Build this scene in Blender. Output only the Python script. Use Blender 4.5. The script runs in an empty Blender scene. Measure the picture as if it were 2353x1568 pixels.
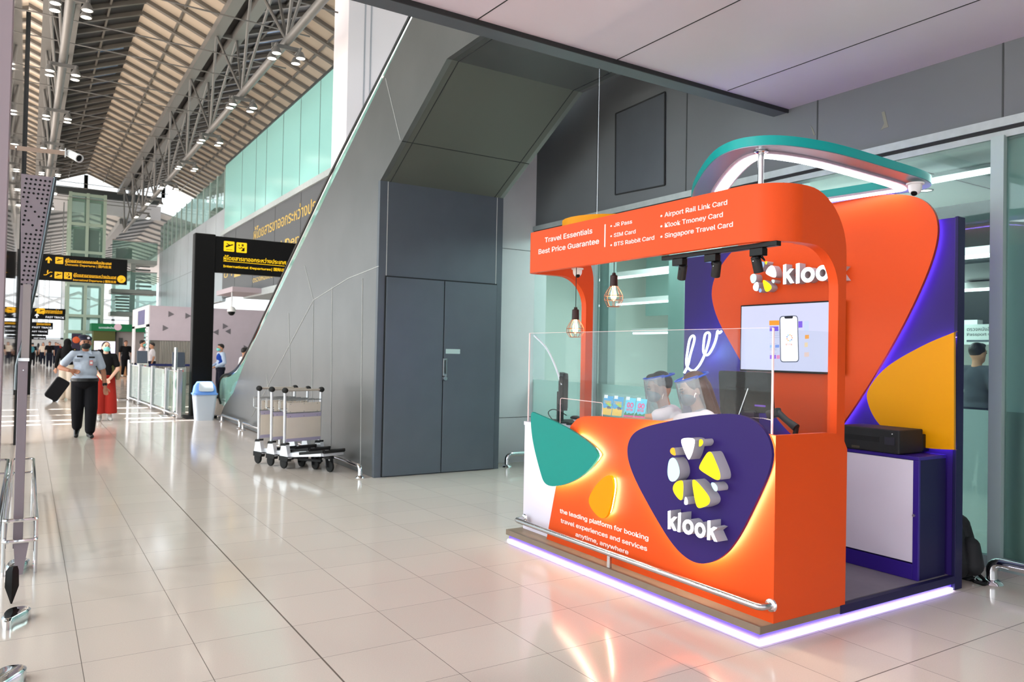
import bpy, bmesh, math, random
from mathutils import Vector, Matrix, Euler
random.seed(7)
SC = bpy.context.scene
COL = SC.collection
# ------------------------------------------------------------ camera
IW, IH, FPX = 2353.0, 1568.0, 1754.8
YAW, PITCH, ROLL, CAMH = 0.564972, 0.017037, 0.019522, 1.5
_cy, _sy, _cp, _sp, _cr, _sr = math.cos(YAW), math.sin(YAW), math.cos(PITCH), math.sin(PITCH), math.cos(ROLL), math.sin(ROLL)
CF = Vector((_sy*_cp, _cy*_cp, _sp)); _R0 = Vector((_cy, -_sy, 0)); _U0 = _R0.cross(CF)
CR = _R0*_cr + _U0*_sr; CU = _U0*_cr - _R0*_sr
CO = Vector((0, 0, CAMH))
cam = bpy.data.objects.new('camera', bpy.data.cameras.new('camera')); COL.objects.link(cam)
cam.data.sensor_width = 36; cam.data.lens = FPX/IW*36; cam.data.clip_end = 400; cam.data.clip_start = 0.05
cam.matrix_world = Matrix(((CR.x, CU.x, -CF.x, CO.x), (CR.y, CU.y, -CF.y, CO.y), (CR.z, CU.z, -CF.z, CO.z), (0, 0, 0, 1)))
cam.data.dof.use_dof = True; cam.data.dof.focus_distance = 4.7; cam.data.dof.aperture_fstop = 4.5
SC.camera = cam
def P(px, py, ax, v):
    "the point of the plane ax = v that the photograph shows at (px, py)"
    d = CR*((px-IW/2)/FPX) - CU*((py-IH/2)/FPX) + CF
    i = 'xyz'.index(ax)
    return CO + d*((v-CO[i])/d[i])
# ------------------------------------------------------------ view, world, sun, large lights
SC.view_settings.view_transform = 'Standard'; SC.view_settings.look = 'None'
SC.view_settings.exposure = 0.35; SC.view_settings.gamma = 1.0; SC.view_settings.use_curve_mapping = False
SC.cycles.use_denoising = True; SC.cycles.max_bounces = 9; SC.cycles.diffuse_bounces = 4; SC.cycles.glossy_bounces = 5
SC.cycles.transmission_bounces = 8; SC.cycles.transparent_max_bounces = 16; SC.cycles.caustics_reflective = False; SC.cycles.caustics_refractive = False
SC.cycles.sample_clamp_indirect = 6.0
w = bpy.data.worlds.new('daylight'); SC.world = w; w.use_nodes = True
nt = w.node_tree; bg = nt.nodes['Background']
tc = nt.nodes.new('ShaderNodeTexCoord'); sep = nt.nodes.new('ShaderNodeSeparateXYZ'); rmp = nt.nodes.new('ShaderNodeValToRGB')
rmp.color_ramp.elements[0].position = 0.45; rmp.color_ramp.elements[0].color = (.55, .56, .55, 1)
rmp.color_ramp.elements[1].position = 0.62; rmp.color_ramp.elements[1].color = (.86, .94, 1.0, 1)
mp = nt.nodes.new('ShaderNodeMapRange'); mp.inputs[1].default_value = -1; mp.inputs[2].default_value = 1
nt.links.new(tc.outputs['Generated'], sep.inputs[0]); nt.links.new(sep.outputs['Z'], mp.inputs[0]); nt.links.new(mp.outputs[0], rmp.inputs[0]); nt.links.new(rmp.outputs[0], bg.inputs[0])
bg.inputs[1].default_value = 1.85
def lamp(name, kind, loc, power, color=(1, 1, 1), rot=(0, 0, 0), **kw):
    d = bpy.data.lights.new(name, kind); d.energy = power; d.color = color
    for k, v in kw.items(): setattr(d, k, v)
    o = bpy.data.objects.new(name, d); COL.objects.link(o); o.location = loc; o.rotation_euler = rot
    return o
def aim(o, target):
    o.rotation_euler = (Vector(target)-o.location).to_track_quat('-Z', 'Y').to_euler()
sun = lamp('sun', 'SUN', (-20, 20, 30), 24.0, (1, .95, .88), angle=math.radians(.53))
sun.rotation_euler = (0, math.radians(-25), 0)      # from the left, steep: it only enters by slots added in the unseen roof bays
# fill lamp added left of the picture, standing for an unseen glazed side
lamp('facade_fill', 'AREA', (-13, 12, 4.2), 1900, (1, .97, .95), rot=(0, math.radians(-90), 0), shape='RECTANGLE', size=7.5, size_y=30)
# unseen spots added above the left bays to brighten the near floor
for x in (-3.33, -7.16):
    for y in (3.5, 7.5, 11.5): lamp('downlight', 'SPOT', (x, y, 7.42), 560, (1, .95, .90), spot_size=2.4, spot_blend=.5, shadow_soft_size=.25)
# area lamps added to brighten the passport hall behind the glass
for y in (4.0, 8.0):
    lamp('passport_hall_fill', 'AREA', (9.5, y, 3.5), 420, (.92, 1, .985), shape='RECTANGLE', size=5, size_y=3.5)
# ------------------------------------------------------------ materials
def lin(c):
    c = c/255.0
    return c/12.92 if c <= .04045 else ((c+.055)/1.055)**2.4
def srgb(r, g, b): return (lin(r), lin(g), lin(b), 1)
MATS = {}
def mat(name, rgb, rough=.5, metal=0.0, emit=0.0, ecol=None, spec=.5, trans=0.0, ior=1.45, alpha=1.0, noise=0.0, nscale=8.0, coat=0.0, bump=0.0):
    if name in MATS: return MATS[name]
    m = bpy.data.materials.new(name); m.use_nodes = True; t = m.node_tree; b = t.nodes['Principled BSDF']
    col = srgb(*rgb)
    b.inputs['Base Color'].default_value = col; b.inputs['Roughness'].default_value = rough; b.inputs['Metallic'].default_value = metal
    b.inputs['Specular IOR Level'].default_value = spec; b.inputs['IOR'].default_value = ior
    if trans: b.inputs['Transmission Weight'].default_value = trans
    if alpha < 1: b.inputs['Alpha'].default_value = alpha
    if coat: b.inputs['Coat Weight'].default_value = coat; b.inputs['Coat Roughness'].default_value = .08
    if emit: b.inputs['Emission Color'].default_value = srgb(*(ecol or rgb)); b.inputs['Emission Strength'].default_value = emit
    if noise or bump:
        tcn = t.nodes.new('ShaderNodeTexCoord'); n = t.nodes.new('ShaderNodeTexNoise'); n.inputs['Scale'].default_value = nscale; n.inputs['Detail'].default_value = 5
        t.links.new(tcn.outputs['Object'], n.inputs['Vector'])
        if noise:
            mx = t.nodes.new('ShaderNodeMix'); mx.data_type = 'RGBA'; mx.blend_type = 'MULTIPLY'; mx.inputs['Factor'].default_value = 1
            cr = t.nodes.new('ShaderNodeMapRange'); cr.inputs[1].default_value = .3; cr.inputs[2].default_value = .7; cr.inputs[3].default_value = 1-noise; cr.inputs[4].default_value = 1+noise*.4
            t.links.new(n.outputs['Fac'], cr.inputs[0]); mx.inputs['A'].default_value = col
            t.links.new(cr.outputs[0], mx.inputs['B']); t.links.new(mx.outputs['Result'], b.inputs['Base Color'])
        if bump:
            bp = t.nodes.new('ShaderNodeBump'); bp.inputs['Strength'].default_value = bump; bp.inputs['Distance'].default_value = .01
            t.links.new(n.outputs['Fac'], bp.inputs['Height']); t.links.new(bp.outputs[0], b.inputs['Normal'])
    MATS[name] = m; return m
def glassmat(name, rgb, alpha, rough=.03, refl=1.0, back=False):
    "thin clear sheet: tinted transparency with a fresnel gloss"
    if name in MATS: return MATS[name]
    m = bpy.data.materials.new(name); m.use_nodes = True; t = m.node_tree; t.nodes.clear()
    out = t.nodes.new('ShaderNodeOutputMaterial'); tr = t.nodes.new('ShaderNodeBsdfTransparent'); gl = t.nodes.new('ShaderNodeBsdfGlossy'); df = t.nodes.new('ShaderNodeBsdfTranslucent' if back else 'ShaderNodeBsdfDiffuse')
    fr = t.nodes.new('ShaderNodeFresnel'); fr.inputs['IOR'].default_value = 1.5
    ml = t.nodes.new('ShaderNodeMath'); ml.operation = 'MULTIPLY'; ml.inputs[1].default_value = refl; ml.use_clamp = True
    c = srgb(*rgb); tr.inputs[0].default_value = tuple(.35+.65*x for x in c[:3])+(1,); df.inputs[0].default_value = c; gl.inputs['Roughness'].default_value = rough
    m1 = t.nodes.new('ShaderNodeMixShader'); m2 = t.nodes.new('ShaderNodeMixShader'); m1.inputs[0].default_value = alpha
    ge = t.nodes.new('ShaderNodeNewGeometry'); io = t.nodes.new('ShaderNodeMath'); io.operation = 'MULTIPLY_ADD'; io.inputs[1].default_value = 1/1.5-1.5; io.inputs[2].default_value = 1.5
    t.links.new(ge.outputs['Backfacing'], io.inputs[0]); t.links.new(io.outputs[0], fr.inputs['IOR'])      # the sheet does not refract: same gloss on both sides
    t.links.new(tr.outputs[0], m1.inputs[1]); t.links.new(df.outputs[0], m1.inputs[2]); t.links.new(fr.outputs[0], ml.inputs[0]); t.links.new(ml.outputs[0], m2.inputs[0])
    t.links.new(m1.outputs[0], m2.inputs[1]); t.links.new(gl.outputs[0], m2.inputs[2]); t.links.new(m2.outputs[0], out.inputs[0])
    MATS[name] = m; return m
def glow(name, rgb, strength): return mat(name, tuple(c*.4 for c in rgb), .6, emit=strength, ecol=rgb)
# ------------------------------------------------------------ mesh helper
WORLD = {}
def up_from(d):
    d = d.normalized(); a = Vector((0, 0, 1)) if abs(d.z) < .95 else Vector((1, 0, 0))
    u = d.cross(a).normalized(); return u, u.cross(d).normalized()
class G:
    def __init__(s): s.bm = bmesh.new(); s.mi = 0
    def _f(s, vs):
        try: f = s.bm.faces.new(vs); f.material_index = s.mi; return f
        except ValueError: return None
    def vs(s, pts): return [s.bm.verts.new(p) for p in pts]
    def quad(s, pts): s._f(s.vs(pts)); return s
    def box(s, x0, x1, y0, y1, z0, z1, M=None):
        p = [Vector((x, y, z)) for z in (z0, z1) for y in (y0, y1) for x in (x0, x1)]
        if M: p = [M @ q for q in p]
        v = s.vs(p)
        for i in ((0, 2, 3, 1), (4, 5, 7, 6), (0, 1, 5, 4), (2, 6, 7, 3), (0, 4, 6, 2), (1, 3, 7, 5)): s._f([v[k] for k in i])
        return s
    def bar(s, a, b, w, h=None, up=None):
        a, b = Vector(a), Vector(b); h = h or w; d = (b-a)
        u = d.cross(Vector(up)).normalized() if up else up_from(d)[0]
        t = u.cross(d.normalized()).normalized()
        c = [u*(w/2)+t*(h/2), u*(w/2)-t*(h/2), -u*(w/2)-t*(h/2), -u*(w/2)+t*(h/2)]
        A = s.vs([a+q for q in c]); B = s.vs([b+q for q in c])
        for i in range(4): s._f([A[i], A[(i+1) % 4], B[(i+1) % 4], B[i]])
        s._f(A[::-1]); s._f(B); return s
    def cyl(s, a, b, r, r2=None, n=16, caps=True):
        a, b = Vector(a), Vector(b); r2 = r if r2 is None else r2; u, t = up_from(b-a)
        A = s.vs([a+(u*math.cos(2*math.pi*i/n)+t*math.sin(2*math.pi*i/n))*r for i in range(n)])
        B = s.vs([b+(u*math.cos(2*math.pi*i/n)+t*math.sin(2*math.pi*i/n))*r2 for i in range(n)])
        for i in range(n): s._f([A[i], A[(i+1) % n], B[(i+1) % n], B[i]])
        if caps: s._f(A[::-1]); s._f(B)
        return s
    def tube(s, pts, r, n=10, closed=False, radii=None):
        pts = [Vector(p) for p in pts]; N = len(pts); rings = []; pu = None
        for i, p in enumerate(pts):
            d = (pts[(i+1) % N]-pts[i-1]) if closed else (pts[min(i+1, N-1)]-pts[max(i-1, 0)])
            d.normalize()
            u = up_from(d)[0] if pu is None else (pu-d*pu.dot(d)).normalized()
            pu = u; t = u.cross(d); rr = radii[i] if radii else r
            rings.append(s.vs([p+(u*math.cos(2*math.pi*k/n)+t*math.sin(2*math.pi*k/n))*rr for k in range(n)]))
        for i in range(N if closed else N-1):
            A, B = rings[i], rings[(i+1) % N]
            for k in range(n): s._f([A[k], A[(k+1) % n], B[(k+1) % n], B[k]])
        if not closed: s._f(rings[0][::-1]); s._f(rings[-1])
        return s
    def lathe(s, prof, c, n=24, axis=(0, 0, 1)):
        c = Vector(c); ax = Vector(axis).normalized(); u, t = up_from(ax); rings = []
        for r, h in prof:
            rings.append([s.bm.verts.new(c+ax*h)] if r < 1e-6 else s.vs([c+ax*h+(u*math.cos(2*math.pi*i/n)+t*math.sin(2*math.pi*i/n))*r for i in range(n)]))
        for A, B in zip(rings, rings[1:]):
            for i in range(n):
                j = (i+1) % n
                if len(A) == 1 and len(B) == 1: continue
                if len(A) == 1: s._f([A[0], B[j], B[i]])
                elif len(B) == 1: s._f([A[i], A[j], B[0]])
                else: s._f([A[i], A[j], B[j], B[i]])
        return s
    def prism(s, pts, off, front=None, side=None):
        "closed outline and its copy moved by off; front = first loop"
        off = Vector(off); mi = s.mi
        A = s.vs(pts); B = s.vs([Vector(p)+off for p in pts]); n = len(A)
        s.mi = mi if front is None else front; s._f(A); s.mi = mi if side is None else side; s._f(B[::-1])
        for i in range(n): s._f([A[i], B[i], B[(i+1) % n], A[(i+1) % n]])
        s.mi = mi; return s
    def band(s, outer, inner, off):
        "closed ring between two loops of equal length, thickened by off"
        off = Vector(off); n = len(outer)
        A, B = s.vs(outer), s.vs(inner); C, D = s.vs([Vector(p)+off for p in outer]), s.vs([Vector(p)+off for p in inner])
        for i in range(n):
            j = (i+1) % n
            s._f([A[i], A[j], B[j], B[i]]); s._f([C[i], D[i], D[j], C[j]]); s._f([A[i], C[i], C[j], A[j]]); s._f([B[i], B[j], D[j], D[i]])
        return s
    def strip(s, pts, off):
        "open wall along a line of points, off = its height vector"
        off = Vector(off); A = s.vs(pts); B = s.vs([Vector(p)+off for p in pts])
        for i in range(len(A)-1): s._f([A[i], A[i+1], B[i+1], B[i]])
        return s
    def ball(s, c, r, R=None, nu=16, nv=10):
        c = Vector(c); r = Vector((r, r, r)) if not hasattr(r, '__len__') else Vector(r); rows = []
        for j in range(nv+1):
            th = math.pi*j/nv
            if j in (0, nv): pts = [Vector((0, 0, r.z*math.cos(th)))]
            else: pts = [Vector((r.x*math.sin(th)*math.cos(2*math.pi*i/nu), r.y*math.sin(th)*math.sin(2*math.pi*i/nu), r.z*math.cos(th))) for i in range(nu)]
            rows.append(s.vs([c+(R @ q if R else q) for q in pts]))
        for A, B in zip(rows, rows[1:]):
            for i in range(nu):
                k = (i+1) % nu
                if len(A) == 1: s._f([A[0], B[i], B[k]])
                elif len(B) == 1: s._f([A[i], B[0], A[k]])
                else: s._f([A[i], B[i], B[k], A[k]])
        return s
    def cap(s, a, b, r, r2=None, n=12):
        "capsule with two radii"
        r2 = r if r2 is None else r2; s.cyl(a, b, r, r2, n); s.ball(a, r, nu=n, nv=8); s.ball(b, r2, nu=n, nv=8); return s
    def build(s, name, mats, parent=None, smooth=False, bevel=0, weld=True, base=None):
        bm = s.bm
        if weld: bmesh.ops.remove_doubles(bm, verts=bm.verts, dist=1e-5)
        bmesh.ops.recalc_face_normals(bm, faces=bm.faces)
        me = bpy.data.meshes.new(name); bm.to_mesh(me); bm.free()
        return place(name, me, mats, parent, smooth, bevel, base)
def place(name, me, mats, parent=None, smooth=False, bevel=0, base=None):
    for m in (mats if isinstance(mats, (list, tuple)) else [mats]): me.materials.append(m)
    o = bpy.data.objects.new(name, me); COL.objects.link(o)
    if parent is None:
        if base is None:
            n = max(1, len(me.vertices)); c = [sum(v.co[k] for v in me.vertices)/n for k in (0, 1)]
            base = Vector((c[0], c[1], min((v.co.z for v in me.vertices), default=0)))
        base = Vector(base); me.transform(Matrix.Translation(-base)); o.location = base; WORLD[o.name] = base
    else:
        wl = WORLD[parent.name]; me.transform(Matrix.Translation(-wl)); o.parent = parent; WORLD[o.name] = wl
    if smooth:
        if smooth is True: smooth = 40
        for p in me.polygons: p.use_smooth = True
        try: me.set_sharp_from_angle(angle=math.radians(smooth))
        except Exception: pass
    if bevel:
        b = o.modifiers.new('bevel', 'BEVEL'); b.width = bevel; b.segments = 2; b.limit_method = 'ANGLE'; b.angle_limit = math.radians(40)
    return o
def thing(name, label, cat, loc, group=None):
    o = bpy.data.objects.new(name, None); COL.objects.link(o); o.location = Vector(loc); o.empty_display_size = .1; WORLD[o.name] = Vector(loc)
    return tag(o, label, cat, group)
def tag(o, label, cat, group=None):
    o['label'] = label; o['category'] = cat
    if group: o['group'] = group
    return o
def struct(o): o['kind'] = 'structure'; return o
def copy_tree(o, parent=None):
    c = o.copy(); COL.objects.link(c)
    if parent: c.parent = parent
    WORLD[c.name] = WORLD[o.name]
    for ch in list(o.children): copy_tree(ch, c)
    return c
def catmull(pts, n=8, closed=True):
    pts = [Vector(p) for p in pts]; N = len(pts); out = []
    for i in range(N if closed else N-1):
        p0 = pts[(i-1) % N] if closed else pts[max(i-1, 0)]; p1 = pts[i]; p2 = pts[(i+1) % N]; p3 = pts[(i+2) % N] if closed else pts[min(i+2, N-1)]
        for k in range(n):
            t = k/n; out.append(.5*((2*p1)+(p2-p0)*t+(2*p0-5*p1+4*p2-p3)*t*t+(3*p1-p0-3*p2+p3)*t*t*t))
    if not closed: out.append(pts[-1])
    return out
def bsmooth(pts, n=8):
    "closed uniform quadratic B-spline: rounded corners inside a polygon"
    pts = [Vector(p) for p in pts]; N = len(pts); out = []
    for i in range(N):
        a, b, c = pts[i-1], pts[i], pts[(i+1) % N]; m0, m1 = (a+b)/2, (b+c)/2
        for k in range(n):
            t = k/n; out.append(m0*(1-t)**2+b*2*t*(1-t)+m1*t*t)
    return out
def fillet(pts, r, n=6):
    "closed polygon with corners rounded by r (a number or one per corner)"
    pts = [Vector(p) for p in pts]; N = len(pts); out = []
    for i in range(N):
        rr = r[i] if hasattr(r, '__len__') else r
        a, b, c = pts[i-1], pts[i], pts[(i+1) % N]
        if rr <= 0: out.append(b); continue
        u, v = (a-b), (c-b); rr = min(rr, u.length*.49, v.length*.49)
        p0, p1 = b+u.normalized()*rr, b+v.normalized()*rr
        for k in range(n+1):
            t = k/n; out.append(p0*(1-t)**2+b*2*t*(1-t)+p1*t*t)
    return out
def inset(loop, d, nrm):
    "closed planar loop moved inwards by d"
    N = len(loop); c = sum((Vector(p) for p in loop), Vector())/N; out = []; nrm = Vector(nrm)
    for i in range(N):
        t = (Vector(loop[(i+1) % N])-Vector(loop[i-1])).normalized(); q = nrm.cross(t).normalized()
        if q.dot(c-Vector(loop[i])) < 0 and abs(q.dot((c-Vector(loop[i])).normalized())) > .2: q = -q
        out.append(Vector(loop[i])+q*d)
    return out
AX = {'-x': (Vector((0, -1, 0)), Vector((0, 0, 1)), Vector((-1, 0, 0))), '-y': (Vector((1, 0, 0)), Vector((0, 0, 1)), Vector((0, -1, 0))), '+x': (Vector((0, 1, 0)), Vector((0, 0, 1)), Vector((1, 0, 0)))}
CAPH = .727
try: FONT = bpy.data.fonts.load(bpy.utils.system_resource('DATAFILES', path='fonts')+'/Inter.woff2')     # Blender's own interface typeface
except Exception: FONT = None
def text(name, body, origin, face, width, mats, parent, height=None, bold=0.0, depth=.002, space=1.0, line=1.0, align='LEFT', slant=None):
    "lettering on a wall: origin is the left end of its base line, width its whole width, height that of a capital"
    cu = bpy.data.curves.new('t', 'FONT'); cu.body = body; cu.size = 1
    if FONT and body.replace('•', '').isascii(): cu.font = FONT
    cu.extrude = 0; cu.space_character = space; cu.space_line = line; cu.align_x = align; cu.resolution_u = 3
    o = bpy.data.objects.new('t', cu); COL.objects.link(o)
    dg = bpy.context.evaluated_depsgraph_get(); me = bpy.data.meshes.new_from_object(o.evaluated_get(dg)); bpy.data.objects.remove(o); bpy.data.curves.remove(cu)
    me.name = name
    xs = [v.co.x for v in me.vertices]
    if not xs: return None
    x0, x1, y0 = min(xs), max(xs), 0.0; sx = width/(x1-x0); sy = height/CAPH if height else sx
    R, U, N = AX[face] if isinstance(face, str) else face
    bm = bmesh.new(); bm.from_mesh(me)
    bm.normal_update()
    for v in bm.verts: v.co.z = .5      # thin cut vinyl; its facets lie a hair above each other where strokes of a letter cross
    bmesh.ops.split_edges(bm, edges=bm.edges)
    for i, f in enumerate(bm.faces):
        for v in f.verts: v.co.z += .02*(i % 7)
    if bold:      # heavier strokes: the outline repeated a hair to each side
        src = list(bm.verts)+list(bm.edges)+list(bm.faces)
        for i, (dx, dy) in enumerate(((-1, 0), (1, 0), (0, -.7), (0, .7), (.7, .5), (-.7, -.5))):
            for v in [g for g in bmesh.ops.duplicate(bm, geom=src)['geom'] if isinstance(g, bmesh.types.BMVert)]: v.co.x += dx*bold; v.co.y += dy*bold; v.co.z *= 1+.12*(i+1)
    for v in bm.verts:
        x, y, z = (v.co.x-x0)*sx, (v.co.y-y0)*sy, v.co.z
        v.co = Vector(origin)+R*x+U*y+N*(z*depth)
    bm.normal_update()
    bmesh.ops.reverse_faces(bm, faces=[f for f in bm.faces if f.normal.dot(N) < 0])
    bm.to_mesh(me); bm.free(); me.materials.clear()
    return place(name, me, mats, parent)
def text_px(name, body, a, b, ax, v, face, mats, parent, hpx=None, **kw):
    "lettering whose lower left corner is seen at a and lower right corner at b on the plane ax = v"
    A, B = P(*a, ax, v), P(*b, ax, v); R = AX[face][0]; wd = abs((B-A).dot(R))
    h = None
    if hpx: h = abs(P(a[0], a[1]-hpx, ax, v).z-A.z)
    return text(name, body, A, face, wd, mats, parent, height=h, **kw)
# ============================================================ the setting
def floor_mat():
    m = mat('polished_tiles', (204, 192, 180), .13, spec=.5); t = m.node_tree; b = t.nodes['Principled BSDF']; L = t.links.new
    g = t.nodes.new('ShaderNodeNewGeometry'); sp = t.nodes.new('ShaderNodeSeparateXYZ'); L(g.outputs['Position'], sp.inputs[0])
    def M(op, a, b_=None, c=None):
        n = t.nodes.new('ShaderNodeMath'); n.operation = op
        for i, q in enumerate((a, b_, c)):
            if q is None: continue
            if hasattr(q, 'is_output'): L(q, n.inputs[i])
            else: n.inputs[i].default_value = q
        return n.outputs[0]
    def line(s, x0, p, wd):
        q = M('DIVIDE', M('SUBTRACT', s, x0), p); d = M('MULTIPLY', M('ABSOLUTE', M('SUBTRACT', M('FRACT', M('ADD', q, .5)), .5)), p)
        return M('LESS_THAN', d, wd), M('FLOOR', q)
    lx, ix = line(sp.outputs['X'], 1.2485, .4977, .0017); ly, iy = line(sp.outputs['Y'], 4.141, .4958, .0015)
    bx = M('LESS_THAN', M('ABSOLUTE', M('SUBTRACT', sp.outputs['X'], 1.2485)), .0045); by = M('LESS_THAN', M('ABSOLUTE', M('SUBTRACT', sp.outputs['Y'], 2.158)), .003)
    seam = M('MAXIMUM', M('MAXIMUM', lx, ly), M('MAXIMUM', bx, by))
    wn = t.nodes.new('ShaderNodeTexWhiteNoise'); cb = t.nodes.new('ShaderNodeCombineXYZ'); L(ix, cb.inputs[0]); L(iy, cb.inputs[1]); L(cb.outputs[0], wn.inputs['Vector'])
    n = t.nodes.new('ShaderNodeTexNoise'); n.inputs['Scale'].default_value = 160; n.inputs['Detail'].default_value = 3; L(g.outputs['Position'], n.inputs['Vector'])
    var = M('ADD', M('MULTIPLY', wn.outputs['Value'], .05), M('MULTIPLY', n.outputs['Fac'], .16)); var = M('ADD', var, .875)
    mx = t.nodes.new('ShaderNodeMix'); mx.data_type = 'RGBA'; mx.blend_type = 'MULTIPLY'; mx.inputs['Factor'].default_value = 1; mx.inputs['A'].default_value = srgb(221, 207, 197); L(var, mx.inputs['B'])
    m2 = t.nodes.new('ShaderNodeMix'); m2.data_type = 'RGBA'; L(seam, m2.inputs['Factor']); L(mx.outputs['Result'], m2.inputs['A']); m2.inputs['B'].default_value = srgb(104, 92, 84)
    L(m2.outputs['Result'], b.inputs['Base Color'])
    nb = t.nodes.new('ShaderNodeTexNoise'); nb.inputs['Scale'].default_value = 1.7; L(g.outputs['Position'], nb.inputs['Vector'])
    rr = M('ADD', M('MULTIPLY', nb.outputs['Fac'], .06), .085); L(M('ADD', rr, M('MULTIPLY', seam, .4)), b.inputs['Roughness'])
    return m
MT = dict(
    metal=mat('brushed_cladding', (118, 119, 119), .36, .65, noise=.1, nscale=1.2), chrome=mat('chrome', (225, 225, 228), .08, 1), steel=mat('satin_steel', (190, 190, 192), .25, 1),
    graph=mat('graphite_panel', (98, 104, 112), .42, .35, noise=.06, nscale=3), dgraph=mat('dark_graphite', (70, 74, 75), .45, .3), black=mat('black_plastic', (10, 10, 11), .38, spec=.3), mblack=mat('matt_black', (22, 22, 24), .6),
    rubber=mat('rubber', (28, 27, 27), .8), white=mat('white_paint', (228, 228, 230), .5), offwhite=mat('pale_panel', (226, 226, 230), .45, noise=.05, nscale=2), ceil=mat('mauve_soffit', (214, 204, 218), .42, noise=.05, nscale=.8),
    greytrim=mat('pale_trim', (178, 188, 190), .4, .2, noise=.1, nscale=12), seam=mat('seam', (42, 44, 46), .8), lseam=mat('light_seam', (204, 204, 202), .5),
    beige=mat('roof_panel', (188, 175, 157), .33, .25, noise=.06, nscale=.7), rib=mat('roof_rib', (112, 108, 102), .5, .3), louv=mat('dark_louvre', (48, 46, 46), .5, .2), truss=mat('truss_paint', (120, 119, 117), .45, .3),
    mint=mat('mint_glass', (146, 204, 200), .22, spec=.6), mint2=glassmat('mint_balustrade', (176, 226, 214), .38), clear=glassmat('clear_glass', (236, 246, 244), .03), tint=glassmat('tinted_glass', (206, 228, 224), .018),
    frost=glassmat('frosted_glass', (190, 206, 205), .5, .12, 1.0, True), lamp=glow('lamp_glow', (255, 246, 228), 14), tubeglow=glow('tube_glow', (240, 255, 252), 5),
    yellow=glow('sign_yellow', (255, 202, 0), .95), gold=mat('gold_letters', (222, 190, 96), .35, .3), amber=glow('sign_amber', (250, 182, 20), .85), signblack=mat('sign_black', (7, 7, 7), .5, spec=.2),
)
g = G(); g.box(-22, 24, -7, 130, -.2, 0); struct(g.build('floor', floor_mat(), base=(0, 0, 0)))
# dark upper wall over the glass front, its panel joints and the hatch
X6 = 6.02
g = G(); g.box(X6, X6+.2, -6, 9.14, 3.30, 5.6); g.mi = 1
for (px, py) in ((1372, 400), (1578, 300), (1878, 300), (2305, 150)):
    q = P(px, py, 'x', X6); g.box(X6-.004, X6+.01, q.y-.006, q.y+.006, 3.3, 5.2)
g.mi = 2
for pl_ in ([(2026, 258), (2033, 256), (2040, 285), (2042, 292), (2030, 296), (2024, 300), (2032, 284)], [(1863, 288), (1868, 296), (1874, 310), (1870, 312)]): g.prism([P(x, y, 'x', X6)+Vector((-.003, 0, 0)) for x, y in pl_], (.002, 0, 0))
wr = g.build('wall_right', [mat('dark_wall', (108, 113, 118), .5, .15, noise=.05, nscale=1.5), MT['dgraph'], mat('tape_stain', (128, 130, 118), .7)], base=(X6, 2, 3.3)); struct(wr)
h0, h1 = P(1416, 448, 'x', X6), P(1530, 212, 'x', X6)
hp = [P(1416, 448, 'x', X6), P(1529, 426, 'x', X6), P(1530, 212, 'x', X6), P(1417, 262, 'x', X6)]
g = G(); g.prism([p+Vector((-.012, 0, 0)) for p in hp], (.011, 0, 0)); hatch = g.build('access_hatch', MT['graph'])
tag(hatch, 'flush grey access hatch high in the dark wall above the glass front', 'hatch')
g = G(); n = len(hp)
for i in range(4): g.bar(hp[i]+Vector((-.013, 0, 0)), hp[(i+1) % 4]+Vector((-.013, 0, 0)), .014)
g.build('hatch_frame', MT['seam'], hatch)
# glass front: head trim, posts, panes, sill
g = G(); g.box(X6-.05, X6+.12, -6, 9.12, 3.235, 3.30); g.box(X6-.02, X6+.12, -6, 9.12, 3.16, 3.21); g.mi = 1; g.box(X6-.03, X6+.1, -6, 9.12, 3.21, 3.235)
struct(g.build('trim_1', [MT['greytrim'], MT['seam']], base=(X6, 3, 3.16)))
posty = [P(2296, 700, 'x', X6).y, P(1370, 600, 'x', X6).y, 4.75, -1.0]
g = G()
for y in posty:
    g.box(X6-.05, X6+.02, y-.045, y+.045, 0, 3.17); g.box(X6+.08, X6+.2, y-.16, y+.02, 0, 3.17)
g.box(X6-.04, X6+.06, -6, 9.1, 0, .09)
struct(g.build('trim_2', mat('glazing_post', (168, 186, 186), .4, .2), base=(X6, 3, 0)))
def pane(n, y0, y1, z0, z1, m):
    g = G(); g.box(X6-.006, X6+.006, y0, y1, z0, z1); struct(g.build('window_%d' % n, m))
ys = sorted(posty)+[9.1]; k = 1
for y0, y1 in zip(ys, ys[1:]):
    pane(k, y0+.047, y1-.047, .09, 3.16, MT['tint']); k += 1
g = G()
for y0, y1 in zip(ys, ys[1:]):
    g.box(X6+.012, X6+.016, y0+.05, y1-.05, .09, 1.15)
    
struct(g.build('window_film', MT['frost']))
# low soffit over the kiosk
SZ = P(1810, 252, 'x', X6).z; SY = P(1810, 252, 'x', X6).y
g = G(); g.box(.35, X6, -7, SY, SZ, SZ+.25); g.mi = 1
for y in (P(1420, 130, 'z', SZ).y, P(1750, 190, 'z', SZ).y, ):
    pass
for a, b in (((1092, 48), (1165, 0)), ((1418, 137), (1700, 0)), ((1672, 208), (2250, 0))):
    A, B = P(*a, 'z', SZ), P(*b, 'z', SZ); B = A+(B-A)*3
    g.bar(A+Vector((0, 0, .0)), B, .008, .006)
for x in (2.2, 4.2): pass
struct(g.build('ceiling', [MT['ceil'], MT['seam']], base=(3, 0, SZ)))
g = G(); g.box(.3, X6, SY, SY+.16, SZ-.03, SZ+.5); g.mi = 1; g.box(.3, X6, SY-.012, SY, SZ-.035, SZ+.1)
struct(g.build('trim_3', [MT['graph'], MT['seam']], base=(3, SY, SZ)))
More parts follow.
